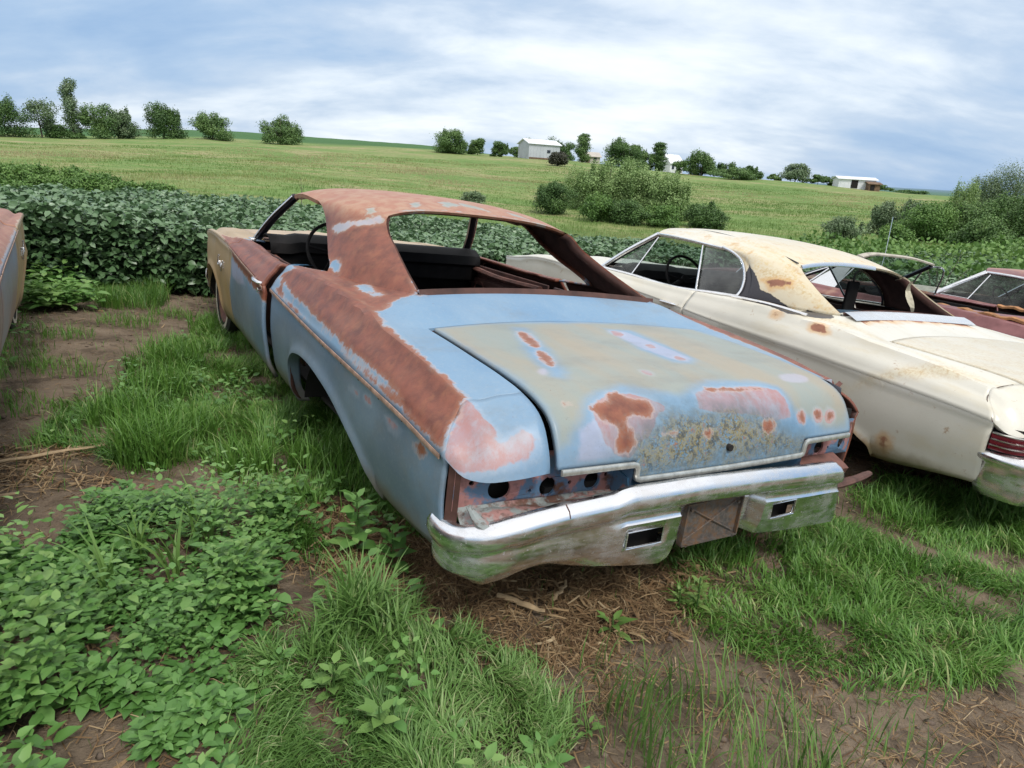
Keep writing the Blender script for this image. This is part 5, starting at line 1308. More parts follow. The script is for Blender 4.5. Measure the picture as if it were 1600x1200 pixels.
def ground_pts(xy_car):
    P = c2w(np.concatenate([xy_car, np.full((len(xy_car), 1), GZ)], 1)); P[:, 2] = Hz(P[:, 0], P[:, 1]); return P
def stuff(name, VFT, mat, label, kind='stuff'):
    o = mesh_np(name, VFT[0], VFT[1], mat, None, False, {'tint': VFT[2]}); tag(o, label, kind=kind); return o

# ------------------------------------------------------------------ soybean field
FIELD = [(6.15, 9.0), (6.15, 4), (6.2, 1.7), (6.05, .6), (6.2, -3), (6.3, -10), (6.3, -34), (17, -34), (12.6, -17), (11.4, -11), (11.3, -8.6), (12.3, -6.4), (13.6, -4.7), (13.6, -2.5), (12.5, .3), (9.8, 2.6), (8.7, 3.8), (8.2, 9)]
def soy():
    parts = []
    area = 200
    n = 105000
    xy = np.stack([rng.uniform(6.0, 17, n * 2), rng.uniform(-34, 9, n * 2)], 1)
    d = np.hypot(xy[:, 0] + 1.3, xy[:, 1] - 1.8); keep = rng.random(len(xy)) < np.clip(9.0 / d, .12, 1) ** 1.5
    xy = xy[keep]; s = sdf_poly(xy, FIELD); xy = xy[s > 0]; s = s[s > 0]
    def put(xy, hz, s_, big=1.0):
        P = ground_pts(xy); n = len(P)
        bump_ = vnoise(xy[:, 0], xy[:, 1], .55, 8) * .20 + vnoise(xy[:, 0], xy[:, 1], 2.3, 9) * .12
        P[:, 2] += hz * (.74 + bump_)
        for k in range(3):
            a = rng.uniform(0, 2 * math.pi, n) + k * 2.1
            T_ = unit(np.stack([np.cos(a), np.sin(a), rng.uniform(-.75, .25, n)], 1)); N_ = unit(np.array([0, 0, 1.0]) + rng.normal(scale=.62, size=(n, 3)))
            N_ = unit(N_ - T_ * (N_ * T_).sum(1, keepdims=True)); L = rng.uniform(.048, .095, n) * big * s_
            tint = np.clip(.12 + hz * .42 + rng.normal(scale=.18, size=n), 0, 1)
            v = leaf_quads(P + T_ * .015, N_, T_, L, L * rng.uniform(.6, .8, n), .12, tint, .12)
            parts.append(v)
    dd = np.hypot(xy[:, 0] + 1.3, xy[:, 1] - 1.8)
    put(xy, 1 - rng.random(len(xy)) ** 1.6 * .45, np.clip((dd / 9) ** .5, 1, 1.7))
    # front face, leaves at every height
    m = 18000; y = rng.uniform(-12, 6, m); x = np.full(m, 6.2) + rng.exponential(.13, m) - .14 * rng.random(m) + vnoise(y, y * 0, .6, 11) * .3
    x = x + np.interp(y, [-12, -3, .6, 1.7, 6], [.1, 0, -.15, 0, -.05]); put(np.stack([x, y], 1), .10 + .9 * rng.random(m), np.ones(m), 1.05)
    V = join(parts)
    o = stuff('soybean_field', V, M['soy'], 'waist high grey green soybean crop in front of the cars')
    # near-black block stands in for the shade under the canopy and hides the soil
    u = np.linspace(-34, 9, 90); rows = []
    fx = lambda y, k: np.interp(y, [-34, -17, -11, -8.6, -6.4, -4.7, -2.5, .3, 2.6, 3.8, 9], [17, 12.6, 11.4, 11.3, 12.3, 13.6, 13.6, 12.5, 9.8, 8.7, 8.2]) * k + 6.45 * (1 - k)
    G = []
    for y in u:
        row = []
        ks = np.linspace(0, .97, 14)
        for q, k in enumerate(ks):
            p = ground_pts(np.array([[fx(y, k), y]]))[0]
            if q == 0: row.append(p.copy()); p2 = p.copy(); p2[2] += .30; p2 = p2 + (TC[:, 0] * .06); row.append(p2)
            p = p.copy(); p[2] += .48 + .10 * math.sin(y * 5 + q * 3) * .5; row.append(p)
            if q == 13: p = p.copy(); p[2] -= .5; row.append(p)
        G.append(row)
    b = MB(); b.grid(np.array(G)); s_ = b.build('soybean_shade_block', simple('understory_shade_fill', (.012, .02, .009), .95, var=.5, scale=14), o)
soy()

# ------------------------------------------------------------------ near ground cover
MASK = {
'grass_side': [(2.5, 2.0), (2.9, 1.85), (3.4, 1.6), (4.1, 1.25), (4.94, 0.96), (5.3, 0.6), (3.34, 0.4), (1.44, 0.3), (0.9, 0.55), (0.79, 0.83), (0.92, 0.98), (0.78, 1.2), (1.04, 1.27), (1.44, 1.31), (1.63, 1.48), (1.66, 1.72), (1.95, 1.82), (2.2, 2.05)],
'grass_bottom': [(-0.4, 1.75), (0.21, 1.5), (0.56, 1.3), (0.67, 1.16), (0.61, 1.0), (0.3, 0.99), (0.12, 0.87), (-0.05, 0.77), (-0.19, 0.82), (-0.5, 1.0)],
'grass_right': [(0.32, -0.07), (0.40, -0.55), (0.42, -1.36), (0.55, -2.05), (0.2, -3.4), (-1.2, -3.4), (-.75, -1.87), (-0.60, -0.89), (-0.62, -0.36), (-0.56, -0.1), (-0.34, -0.01), (-0.22, 0.14), (0.02, 0.1)],
'grass_front': [(-0.6, 0.95), (-0.22, 0.68), (-0.28, 0.41), (-0.49, 0.2), (-0.9, 0.37)],
'grass_edge': [(6.48, 1.79), (6.97, 1.13), (5.82, 1.16), (5.3, 1.3), (5.32, 1.69)],
'grass_far_left': [(5.58, 2.9), (5.64, 2.35), (4.43, 2.13), (3.7, 2.03), (3.14, 2.2), (2.9, 2.6), (3, 4.3), (5.5, 4.3)],
'weeds': [(1.08, 2.6), (1.10, 1.98), (1.45, 1.75), (1.33, 1.45), (1.15, 1.24), (0.85, 1.27), (0.77, 1.41), (0.53, 1.39), (0.26, 1.43), (0.2, 1.6), (-0.5, 1.75), (-0.2, 2.6)],
'bare_in_weeds': [(0.31, 1.99), (0.3, 1.86), (0.18, 1.69), (-0.07, 1.71), (0.06, 1.99)],
'bare_by_car': [(1.18, 1.17), (1.26, 0.92), (1.07, 0.82), (0.69, 0.82), (0.42, 0.82), (0.21, 0.95), (0.37, 0.98), (0.59, 0.98), (0.7, 1.11), (0.81, 1.16)],
'tuft_gap': [(.75, 1.3), (.75, .75), (.42, .86), (.40, 1.36)],
'bare2': [(0.87, 2.18), (0.81, 2.05), (0.62, 2.02), (0.58, 2.07), (0.62, 2.15)],
'weeds_edge': [(6.03, 2.26), (6.21, 1.87), (5.28, 1.86), (5.16, 2.2)],
'straw': [(0.98, 0.98), (0.75, 0.6), (0.6, 0.2), (.55, -0.6), (0.3, -.5), (0.02, 0.11), (-0.04, 0.4), (-0.15, 0.59), (-0.12, 0.75), (0.09, 0.88), (0.35, 0.93), (0.61, 1.0), (0.78, 1.22)],
'straw_left': [(2.18, 2.5), (2.14, 1.82), (1.64, 1.88), (1.69, 2.5)],
'straw_white': [(0.75, -1.6), (0.05, -2.92), (-0.04, -3.4), (0.8, -3.6)],
}
def sample(mask, n, edge=.05, holes=(), clump=.25, cl_s=.16, seed=21):
    poly = np.array(MASK[mask]) if isinstance(mask, str) else np.array(mask); lo = poly.min(0) - edge * 2; hi = poly.max(0) + edge * 2
    out = []; tot = 0
    while tot < n:
        q = rng.uniform(lo, hi, (n * 2, 2)); s = sdf_poly(q, poly)
        for h in holes: s = np.minimum(s, -sdf_poly(q, MASK[h]))
        s = s + vnoise(q[:, 0], q[:, 1], .13, seed + 1) * edge * 2.2
        pr = sstep(-edge, edge, s) * np.clip(.5 + vnoise(q[:, 0], q[:, 1], cl_s, seed) * 2.2 * clump / .25 * .6 + .15, .04, 1)
        q = q[rng.random(len(q)) < pr]; out.append(q); tot += len(q)
        if len(q) == 0: break
    return np.concatenate(out)[:n]
def grass_patch(mask, n, h, w, lean, mat='grass', holes=(), clump=.25, cl_s=.16, seed=21, edge=.06, seg=4, curl=1.0):
    xy = sample(mask, n, edge, holes, clump, cl_s, seed); n = len(xy); P = ground_pts(xy)
    hn = np.clip(1 + vnoise(xy[:, 0], xy[:, 1], .25, seed + 5) * 1.1, .35, 1.8)
    H = rng.uniform(h[0], h[1], n) * hn; W = rng.uniform(w[0], w[1], n); Ln = rng.uniform(lean[0], lean[1], n)
    t = np.clip(.42 + vnoise(xy[:, 0], xy[:, 1], .3, seed + 9) * .5 + rng.normal(scale=.17, size=n), 0, 1)
    dead = rng.random(n) < .05; t[dead] = 1
    az = vnoise(xy[:, 0], xy[:, 1], .28, seed + 13) * 14 + rng.normal(scale=.75, size=n)
    return blades(P, H, W, Ln, t, seg, az=az)
def tuft(c, n, rad, h, w, lean, tint=.45):
    a = rng.uniform(0, 2 * math.pi, n); r = rad * np.sqrt(rng.random(n)); xy = np.stack([c[0] + r * np.cos(a), c[1] + r * np.sin(a)], 1)
    return blades(ground_pts(xy), rng.uniform(h[0], h[1], n), rng.uniform(w[0], w[1], n), rng.uniform(lean[0], lean[1], n), np.clip(tint + rng.normal(scale=.15, size=n), 0, 1), 6)
def near_cover():
    g = []
    g.append(grass_patch('grass_side', 42000, (.035, .14), (.0026, .0066), (.6, 2.7), holes=('bare_by_car',), seed=21, clump=.45, cl_s=.22))
    g.append(grass_patch('grass_far_left', 7000, (.06, .14), (.003, .005), (.3, 1.8), seed=22))
    g.append(grass_patch('grass_edge', 5000, (.08, .2), (.003, .006), (.2, 1.5), seed=23))
    g.append(grass_patch('grass_right', 44000, (.035, .12), (.0026, .0068), (.9, 2.9), seed=24, clump=.42, cl_s=.2))
    # scattered thin grass beyond the picture and between the cars
    g.append(grass_patch([(-2.5, -5), (6, -5), (6, 5), (-2.5, 5)], 9000, (.03, .09), (.002, .004), (.3, 2), seed=31, clump=.55, cl_s=.7))
    g.append(grass_patch([(5.3, .7), (6.4, .7), (6.4, -9), (5.3, -9)], 7000, (.05, .16), (.003, .006), (.3, 1.5), seed=33))
    for c, n, rad, h, w in [((1.83, 1.62), 420, .13, (.14, .30), (.005, .009)), ((2.05, 1.45), 330, .14, (.12, .26), (.004, .008)), ((1.62, 1.25), 260, .13, (.10, .24), (.004, .008)), ((2.4, 1.7), 300, .16, (.10, .24), (.004, .008)), ((2.9, 1.5), 300, .2, (.1, .24), (.004, .008)), ((3.6, 1.35), 300, .2, (.1, .24), (.004, .008)), ((1.35, .85), 200, .14, (.1, .24), (.004, .008)), ((1.55, .95), 250, .15, (.12, .26), (.004, .008)),
                            ((.02, -1.0), 260, .2, (.07, .15), (.003, .006)), ((.25, -1.6), 240, .2, (.08, .17), (.003, .006)), ((.30, -.35), 220, .15, (.09, .18), (.003, .007)), ((-.15, -.5), 240, .2, (.06, .14), (.003, .006)), ((.0, -2.2), 240, .2, (.08, .17), (.003, .006)), ((.2, -2.7), 200, .2, (.12, .26), (.003, .006)), ((4.6, .95), 200, .2, (.1, .2), (.004, .007)), ((4.75, 1.55), 220, .22, (.06, .13), (.003, .006)), ((4.3, 1.95), 160, .16, (.05, .12), (.003, .006)), ((3.4, 1.95), 160, .2, (.05, .12), (.003, .006)), ((5.1, 1.2), 160, .18, (.06, .13), (.003, .006)), ((2.7, 2.2), 160, .2, (.05, .12), (.003, .006))]:
        g.append(tuft(c, n, rad, h, w, (.3, 1.7)))
    stuff('grass', join(g), M['grass'], 'green grass growing in patches round the cars')
    g = [grass_patch('grass_bottom', 17000, (.03, .11), (.0024, .0058), (.9, 2.8), holes=('bare_by_car', 'tuft_gap'), seed=25, clump=.4, cl_s=.12)]
    for c, n, rad, h, w in [((0.35, 1.16), 260, .07, (.13, .30), (.006, .011)), ((0.32, 1.22), 130, .05, (.12, .24), (.006, .010)), ((0.25, 1.12), 110, .05, (.10, .22), (.005, .010)), ((.30, 1.30), 90, .06, (.08, .18), (.004, .008))]:
        g.append(tuft(c, n, rad, h, w, (.4, 1.9), .5))
    stuff('grass', join(g), M['grass2'], 'matted grey green grass in the foreground below the chrome bumper')
    g = [grass_patch('grass_front', 420, (.08, .24), (.003, .006), (.2, 1.2), 'grass', seed=27, clump=.6, cl_s=.12, edge=.04), grass_patch([(-.1, .75), (.0, .2), (-.6, -.3), (-1, .2), (-.8, .9)], 260, (.05, .16), (.003, .005), (.3, 1.6), seed=28, clump=.6)]
    stuff('grass', join(g), M['bright'], 'thin upright grass shoots on bare soil at the bottom of the view')
    # long arching blades rising out of the weeds
    g = []
    for c in [(.95, 1.72), (.83, 1.62), (.72, 1.82), (.98, 1.52), (.65, 1.5)]:
        g.append(tuft(c, 11, .04, (.18, .32), (.009, .014), (.5, 1.6), .6))
    stuff('grass', join(g), M['bright'], 'a few long broad grass blades arching over the low weeds')
    # broadleaf weeds
    parts = []
    def rosette(xy, hh, ll, nl=7, tints=.5, big=0.):
        P = ground_pts(xy); n = len(P); cn = vnoise(xy[:, 0], xy[:, 1], .17, 77); hgt = rng.uniform(hh[0], hh[1], n) * np.clip(1 + cn * 2.2, .3, 2.2); tints = tints + cn * .45
        for k in range(nl):
            f = (k + .5) / nl; a = rng.uniform(0, 2 * math.pi, n) if k == 0 else a0 + k * 2.399 + rng.normal(scale=.3, size=n)
            if k == 0: a0 = a
            zz = hgt * (.25 + .75 * f); rad = .012 + .02 * (1 - f)
            pos = P + np.stack([np.cos(a) * rad, np.sin(a) * rad, zz], 1)
            el = rng.uniform(-.25, .45, n) + f * .35
            T_ = unit(np.stack([np.cos(a), np.sin(a), el], 1)); N_ = unit(np.array([0, 0, 1.]) + rng.normal(scale=.22, size=(n, 3))); N_ = unit(N_ - T_ * (N_ * T_).sum(1, keepdims=True))
            L = rng.uniform(ll[0], ll[1], n) * (1.15 - .5 * f)
            parts.append(leaf_quads(pos, N_, T_, L, L * rng.uniform(.5, .68, n), .10, np.clip(tints - .15 + f * .35 + rng.normal(scale=.13, size=n), 0, 1), .18))
    holes = ('bare_in_weeds', 'bare2')
    rosette(sample('weeds', 2200, .06, holes, .75, .15, 41), (.015, .08), (.016, .036), 8)
    rosette(sample('weeds', 850, .05, holes, .8, .17, 42), (.06, .15), (.026, .058), 9)
    rosette(sample('weeds', 260, .05, holes, .8, .2, 47), (.13, .24), (.022, .05), 12, .62)
    rosette(sample('weeds_edge', 120, .1, (), .3, .3, 43), (.1, .22), (.07, .12), 7, .65)
    bits_ = None; rosette(sample('grass_side', 170, .05, (), .6, .3, 44), (.03, .12), (.03, .06), 7)
    rosette(sample('grass_bottom', 28, .05, (), .6, .3, 45), (.03, .14), (.03, .06), 7, .6)
    rosette(sample('grass_far_left', 60, .1, (), .6, .3, 46), (.05, .12), (.04, .08), 7)
    stuff('broadleaf_weeds', join(parts), M['weed'], 'low broadleaf weeds covering the soil in the near left corner')
    # single plants
    def plant(name, xy, hgt, ll, nl, label, cat, mat='weed', wr=.5, tint=.7):
        parts.clear(); P = ground_pts(np.array([xy]))[0]; n = 1; V = []
        a = rng.uniform(0, 6); ps = []
        for k in range(nl):
            f = (k + .5) / nl; aa = a + k * 2.399; pos = P + np.array([math.cos(aa) * .01, math.sin(aa) * .01, hgt * (.1 + .9 * f)])
            T_ = unit(np.array([[math.cos(aa), math.sin(aa), .25 + f * .5 + rng.normal() * .15]])); N_ = unit(np.array([[0, 0, 1.]]) + rng.normal(scale=.15, size=(1, 3))); N_ = unit(N_ - T_ * (N_ * T_).sum(1, keepdims=True))
            L = np.array([rng.uniform(*ll) * (1.1 - .45 * f)]); ps.append(leaf_quads(pos[None], N_, T_, L, L * wr, .1, np.array([tint + rng.normal() * .1]), .2))
        V, F, T = join(ps); o = mesh_np(name, V, F, M[mat], None, False, {'tint': T})
        tag(o, label, cat)
        s = MB(); s.tube([P + (0, 0, -.01), P + (.003, 0, hgt * .5), P + (0, .002, hgt)], [.004, .003, .002], 6); so = s.build('stem', M['bright'], o)
        for v in so.data.vertices: pass
        return o
    plant('leafy_weed', (.045, .44), .05, (.05, .085), 9, 'small pale green leafy weed alone on the straw below the plate box', 'weed', 'bright', .38, .55)
    plant('leafy_weed', (-.26, .775), .03, (.03, .045), 7, 'tiny pale weed on bare soil at the bottom edge of the grass', 'weed', 'bright', .4, .5)
    plant('bright_plant', (.02, .08), .14, (.03, .05), 26, 'yellow green small leaved plant beside the grass on the right of the straw', 'plant', 'bright', .5, .95)
    plant('bright_plant', (.055, .13), .09, (.02, .04), 18, 'low yellow green seedling leaning against the taller bright plant', 'plant', 'bright', .5, .95)
    plant('climbing_weed', (.80, 1.03), .24, (.06, .10), 22, 'tall broad leaved weed growing up against the blue fender by the bumper', 'weed', 'weed', .7, .6)
    plant('climbing_weed', (.66, .95), .16, (.05, .09), 18, 'shorter broad leaved weed half under the chrome bumper corner', 'weed', 'weed', .7, .5)
    plant('leafy_weed', (.12, 1.33), .10, (.04, .07), 14, 'light green weed standing in the matted foreground grass', 'weed', 'bright', .55, .6)
    plant('leafy_weed', (-.08, 1.28), .11, (.05, .08), 13, 'big leaved light green weed at the bottom left of the matted grass', 'weed', 'bright', .6, .6)
near_cover()
def straw():
    ps = []
    def bits(xy, L, W, z=(0.002, .02), tilt=.25, tint=.5):
        n = len(xy); P = ground_pts(xy); P[:, 2] += rng.uniform(z[0], z[1], n); a = rng.uniform(0, 2 * math.pi, n)
        T_ = unit(np.stack([np.cos(a), np.sin(a), rng.normal(scale=tilt, size=n)], 1)); S = unit(np.cross(T_, np.array([0, 0, 1.]) + rng.normal(scale=.4, size=(n, 3))))
        l = rng.uniform(L[0], L[1], n)[:, None] / 2; w = rng.uniform(W[0], W[1], n)[:, None] / 2; c = np.cross(S, T_) * l * rng.normal(scale=.25, size=(n, 1))
        V = np.stack([P - T_ * l - S * w, P - T_ * l + S * w, P + c - S * w, P + c + S * w, P + T_ * l - S * w * .5, P + T_ * l + S * w * .5], 1)
        F = (np.array([[0, 1, 3, 2], [2, 3, 5, 4]])[None] + (np.arange(n) * 6)[:, None, None]).reshape(-1, 4)
        t = np.clip(tint + rng.normal(scale=.25, size=n), 0, 1)
        ps.append((V.reshape(-1, 3), F, np.repeat(t, 6)))
    bits(sample('straw', 12500, .12, (), .25, .12, 51), (.02, .10), (.0012, .0032), (0.001, .025), .18, .42)
    bits(sample('straw', 900, .1, (), .25, .12, 52), (.03, .10), (.004, .010), (.004, .03), .12, .5)
    bits(sample('bare_by_car', 2600, .08, (), .35, .15, 60), (.012, .06), (.0015, .005), (0.001, .02), .15, .4)
    bits(sample('straw_left', 900, .12, (), .3, .2, 53), (.03, .12), (.002, .006), (0.002, .02), .15, .5)
    bits(sample('straw_white', 1500, .12, (), .3, .2, 54), (.03, .10), (.002, .005), (0.002, .03), .2, .35)
    allg = [(-1.5, 4), (6.2, 4), (6.2, -5), (-1.5, -5)]
    bits(sample(allg, 9000, .1, (), .6, .35, 55), (.015, .07), (.0015, .004), (0.001, .012), .1, .45)
    bits(sample(allg, 1000, .1, (), .6, .4, 56), (.02, .07), (.006, .014), (.002, .014), .2, .5)
    bits(sample([(-.2, .75), (.1, .2), (-.3, -.4), (-1.2, -1.4), (-1.2, .9)], 2500, .12, (), .5, .15, 59), (.015, .07), (.0012, .004), (0.001, .012), .12, .45)
    bits(sample('weeds', 1800, .1, (), .4, .2, 61), (.015, .07), (.0015, .004), (0.001, .015), .12, .5)
    bits(sample([(-1, 2.6), (2.4, 2.6), (2.4, .1), (-1, -.6)], 6500, .1, (), .6, .2, 57), (.012, .06), (.0012, .004), (0.001, .012), .12, .45)
    stuff('straw', join(ps), M['straw'], 'dry straw and crop residue strewn on the soil')
    # clods
    n = 8000; xy = sample([(-1, 2.6), (2.4, 2.6), (6, 2.3), (6, -4), (-1, -3)], n, .1, (), .4, .3, 58); P = ground_pts(xy); s = (.003 + .014 * rng.random(n) ** 2.5) * rng.uniform(.6, 1.3, n)
    ico = np.array([[0, 0, 1], [.9, 0, .3], [.28, .85, .3], [-.72, .53, .3], [-.72, -.53, .3], [.28, -.85, .3], [0, 0, -.4]])
    Fi = np.array([[0, 1, 2], [0, 2, 3], [0, 3, 4], [0, 4, 5], [0, 5, 1], [6, 2, 1], [6, 3, 2], [6, 4, 3], [6, 5, 4], [6, 1, 5]])
    V = P[:, None] + ico[None] * s[:, None, None] * rng.uniform(.6, 1.3, (n, 7, 3)) * np.array([1, 1, .7]); F = (Fi[None] + (np.arange(n) * 7)[:, None, None]).reshape(-1, 3)
    o = mesh_np('soil_clods', V.reshape(-1, 3), F, simple('dry_clod', (.14, .105, .08), .95, var=.4, scale=30, spec=.2), None, True); tag(o, 'crumbled clods of dry soil', kind='stuff')
    M['stalk'] = simple('dry_corn_stalk', (.36, .26, .15), .8, var=.35, scale=25)
    for (a, b), r, lab in [(((1.93, 2.35), (2.02, 1.78)), .011, 'long dry corn stalk lying on the soil at the left edge'), (((1.55, 2.5), (1.58, 2.08)), .014, 'thick broken corn stalk in the near left litter'), (((.33, .70), (.17, .62)), .012, 'short split corn stalk on the straw below the bumper'), (((.24, .54), (.30, .44)), .009, 'thin dry stalk piece crossing the straw beside the split one')]:
        q = np.stack([np.linspace(a[0], b[0], 9), np.linspace(a[1], b[1], 9)], 1) + rng.normal(scale=.004, size=(9, 2)); p = ground_pts(q); p[:, 2] += r + .012 + np.linspace(0, .01, 9)
        t = MB(); t.tube(p, r * np.array([1, .9, 1.1, .85, .9, 1.05, .8, .7, .55]), 8, squash=.7); o = t.build('corn_stalk', M['stalk']); tag(o, lab, 'stalk', 'broken corn stalks')
straw()
def meadow():
    n = 60000; a = rng.uniform(_az[0], _az[-1], n); r = 11 + (150 - 11) * rng.random(n) ** 1.25
    x = r * np.sin(a); y = r * np.cos(a); car = w2c(np.stack([x, y, 0 * x], 1))[:, :2]; ok = sdf_poly(car, FIELD) < -.1; ok &= car[:, 0] > 7
    x, y, r = x[ok], y[ok], r[ok]; n = len(x)
    P = np.stack([x, y, Hz(x, y) - .03], 1); m = 4
    P = np.repeat(P, m, 0) + rng.normal(scale=.25, size=(n * m, 3)) * np.array([1, 1, 0]) * np.repeat(np.clip(r / 60, .3, 2), m)[:, None]
    H_ = rng.uniform(.10, .28, n * m) * np.clip(1 + vnoise(P[:, 0], P[:, 1], 7, 61) * 1.2, .3, 2); R_ = np.repeat(r, m)
    t = np.clip(.40 + .14 * sstep(0, -40, P[:, 0]) + vnoise(P[:, 0], P[:, 1], 18, 62) * 1.5 + vnoise(P[:, 0], P[:, 1], 5, 63) * .5 + rng.normal(scale=.08, size=n * m), 0, 1)
    stuff('meadow_grass', blades(P, H_, np.clip(R_ / 60, .3, 2) * .035, rng.uniform(.2, 1.3, n * m), t, 3), M['meadow'], 'uneven green and straw coloured pasture grass on the far slope')
M['meadow'] = mat_leaf('pasture_grass', [(.11, .20, .048), (.165, .255, .07), (.26, .285, .11), (.38, .32, .18)], .7, .2, .12, .2)
meadow()

# ------------------------------------------------------------------ trees and shrubs
def place(u, v, r):
    d = pix_dir(u, v); a = math.atan2(d[0], d[1]); x, y = r * math.sin(a), r * math.cos(a); return np.array([x, y, float(Hz(x, y))])
def tree(u, w_px, h_px, r, mat, label, name='tree', cat='tree', n=2200, leaf=.5, lobes=16, sparse=1.0, trunk=.12, low=.1, sink=0., group=None, shape='round', vb=300):
    lobes = int(lobes * (1.9 if low <= .05 else 1)); b = place(u, vb, r); Wd = w_px * r / FPX; Ht = h_px * r / FPX * .88; b[2] -= sink
    root = empty(name, tuple(b)); tag(root, label, cat, group)
    tr = MB(); k = 7; lean = rng.normal(scale=.04, size=2) * Ht
    ctr = cr([(0, 0, -.3), (lean[0] * .3, lean[1] * .3, Ht * .3), (lean[0], lean[1], Ht * .8)], k); tr.tube(ctr, np.linspace(trunk, trunk * .3, k) * Ht * .25, 7)
    cs, rs = [], []
    for i in range(lobes):
        if shape == 'tall': zc = Ht * (low + (1 - low) * (i + .5) / lobes); rad = Wd * .5 * (.75 + .3 * rng.random()) * (1 - .45 * abs((i + .5) / lobes - .45)); c = np.array([rng.normal() * Wd * .08, rng.normal() * Wd * .08, zc]); R3 = np.array([rad * .8, rad * .8, Ht / lobes * 1.1])
        else:
            q = rnd_dirs(1)[0] * rng.random() ** .4; c = np.array([q[0] * Wd * .34, q[1] * Wd * .34, Ht * (low + (1 - low) * (.45 + .33 * q[2]))]); s = rng.uniform(.15, .26) * Wd
            R3 = np.array([s, s, min(s * .95, Ht * .26)])
            if low <= .05:
                ang = rng.uniform(0, 2 * math.pi); ro = math.sqrt(rng.random()) * .92; s = rng.uniform(.11, .21) * Wd
                c = np.array([math.cos(ang) * ro * Wd * .40, math.sin(ang) * ro * Wd * .40, Ht * (.08 + .76 * rng.random() * (1 - .5 * ro ** 2))]); R3 = np.array([s, s, Ht * rng.uniform(.12, .2)])
                if i % 5 == 4: R3 = np.array([s * .35, s * .35, Ht * .22]); c[2] = max(c[2], Ht * .55)
        cs.append(c); rs.append(R3)
        if i % 2 == 0: tr.tube(cr([ctr[2 + i % 3], (ctr[3] + c) / 2, c], 5), np.linspace(trunk * .10, trunk * .03, 5) * Ht, 5)
    tr.build('trunk', M['bark'], root)
    n = int(n * 5.0); leaf = leaf * .62; cs = np.array(cs); rs = np.array(rs); idx = rng.integers(0, len(cs), n); d = rnd_dirs(n); rad = (rng.random(n) ** .22)[:, None]
    P = cs[idx] + d * rs[idx] * rad * (1 + .18 * rng.normal(size=(n, 1)) * sparse)
    P[:, 2] = np.abs(P[:, 2]) + .03
    T_ = rnd_dirs(n); N_ = unit(d + np.array([0, 0, 1.1]) + rng.normal(scale=.45, size=(n, 3))); N_ = unit(N_ - T_ * (N_ * T_).sum(1, keepdims=True)); L = rng.uniform(.6, 1.3, n) * leaf
    lt = rng.random(len(cs)); t = np.clip(.2 + .45 * lt[idx] + .15 * d[:, 2] + rng.normal(scale=.12, size=n), 0, 1)
    V, F, T = quad_leaves(P, N_, T_, L, L * .8, t)
    mesh_np('crown', V, F, M[mat], root, False, {'tint': T})
    return root
TR = 192
far = 'trees along the field edge on the ridge'
tree(12, 78, 60, TR, 'tree1', 'broad dark green tree cut by the left edge of the skyline', n=3600, lobes=22, low=.02, group=far)
tree(78, 42, 52, TR, 'tree3', 'thin pale tree with open crown beside the tall narrow tree', n=620, leaf=.55, lobes=8, sparse=1.6, low=.35, trunk=.1, group=far)
tree(90, 26, 34, TR, 'tree3', 'small ragged tree between the open pale tree and the tall narrow one', n=420, lobes=6, sparse=1.5, low=.1, group=far)
tree(126, 27, 76, TR, 'tree3', 'tall narrow poplar rising above the skyline trees', n=1300, leaf=.5, lobes=11, shape='tall', low=.15, group=far)
tree(112, 46, 22, TR, 'tree1', 'low dark bush at the foot of the tall narrow poplar', 'bush', 'bush', n=1000, lobes=9, low=0, group=far)
tree(172, 62, 54, TR, 'tree2', 'wide grey green tree with uneven top right of the poplar', n=2300, lobes=15, sparse=1.3, low=.03, group=far)
tree(206, 46, 46, TR, 'tree3', 'looser tree joined to the right side of the wide grey green one', n=1500, lobes=12, sparse=1.3, low=.05, group=far)
tree(264, 54, 56, TR, 'tree1', 'round dark green tree standing alone, taller of the two next to each other', n=3000, lobes=17, low=.05, group=far)
tree(338, 60, 42, TR, 'tree2', 'low round tree right of the alone dark one', n=2600, lobes=16, low=.04, group=far)
tree(441, 64, 47, TR, 'tree2', 'isolated round tree directly above the blue coupe windshield', n=2900, lobes=17, low=.05, group=far)
tree(701, 62, 44, TR, 'tree2', 'large round tree at the left end of the barn tree line', n=3300, lobes=18, low=.02, group=far)
tree(744, 36, 32, TR + 4, 'tree2', 'smaller tree touching the large round one left of the barn', n=1500, lobes=10, low=.02, group=far)
tree(777, 32, 28, TR, 'tree1', 'dark small tree left of the white barn', n=1300, lobes=9, low=.02, group=far)
tree(800, 28, 20, TR + 8, 'tree2', 'low shrubby tree touching the left wall of the white barn', n=700, lobes=7, low=0, group=far)
for i, (u, w, h, lab) in enumerate([(830, 46, 37, 'dark tree showing over the left roof end of the white barn'), (858, 44, 38, 'dark tree showing over the middle of the barn roof'), (880, 38, 34, 'dark tree at the right corner behind the white barn')]):
    tree(u, w, h, 232, 'tree1', lab, n=1500, lobes=10, low=0, group=far)
tree(867, 36, 24, 160, 'purple', 'dark purplish round bush on the grass just below the barn', 'bush', 'bush', n=1300, lobes=16, low=.06)
tree(906, 28, 44, TR, 'tree2', 'slim upright tree right of the white barn', n=1200, lobes=8, shape='tall', low=.05, group=far)
tree(968, 72, 48, 186, 'tree1', 'big spreading dark tree right of the beige farmhouse', n=3600, lobes=20, low=.05, group=far)
tree(1003, 36, 40, 196, 'tree2', 'rounded tree behind the right side of the big spreading tree', n=1400, lobes=9, low=.05, group=far)
tree(1024, 30, 44, 196, 'tree1', 'conical dark tree left of the white farmhouse', n=1400, lobes=9, shape='tall', low=.05, group=far)
tree(1058, 22, 26, 184, 'tree2', 'small tree in front of the white farmhouse', n=700, lobes=7, low=0, group=far)
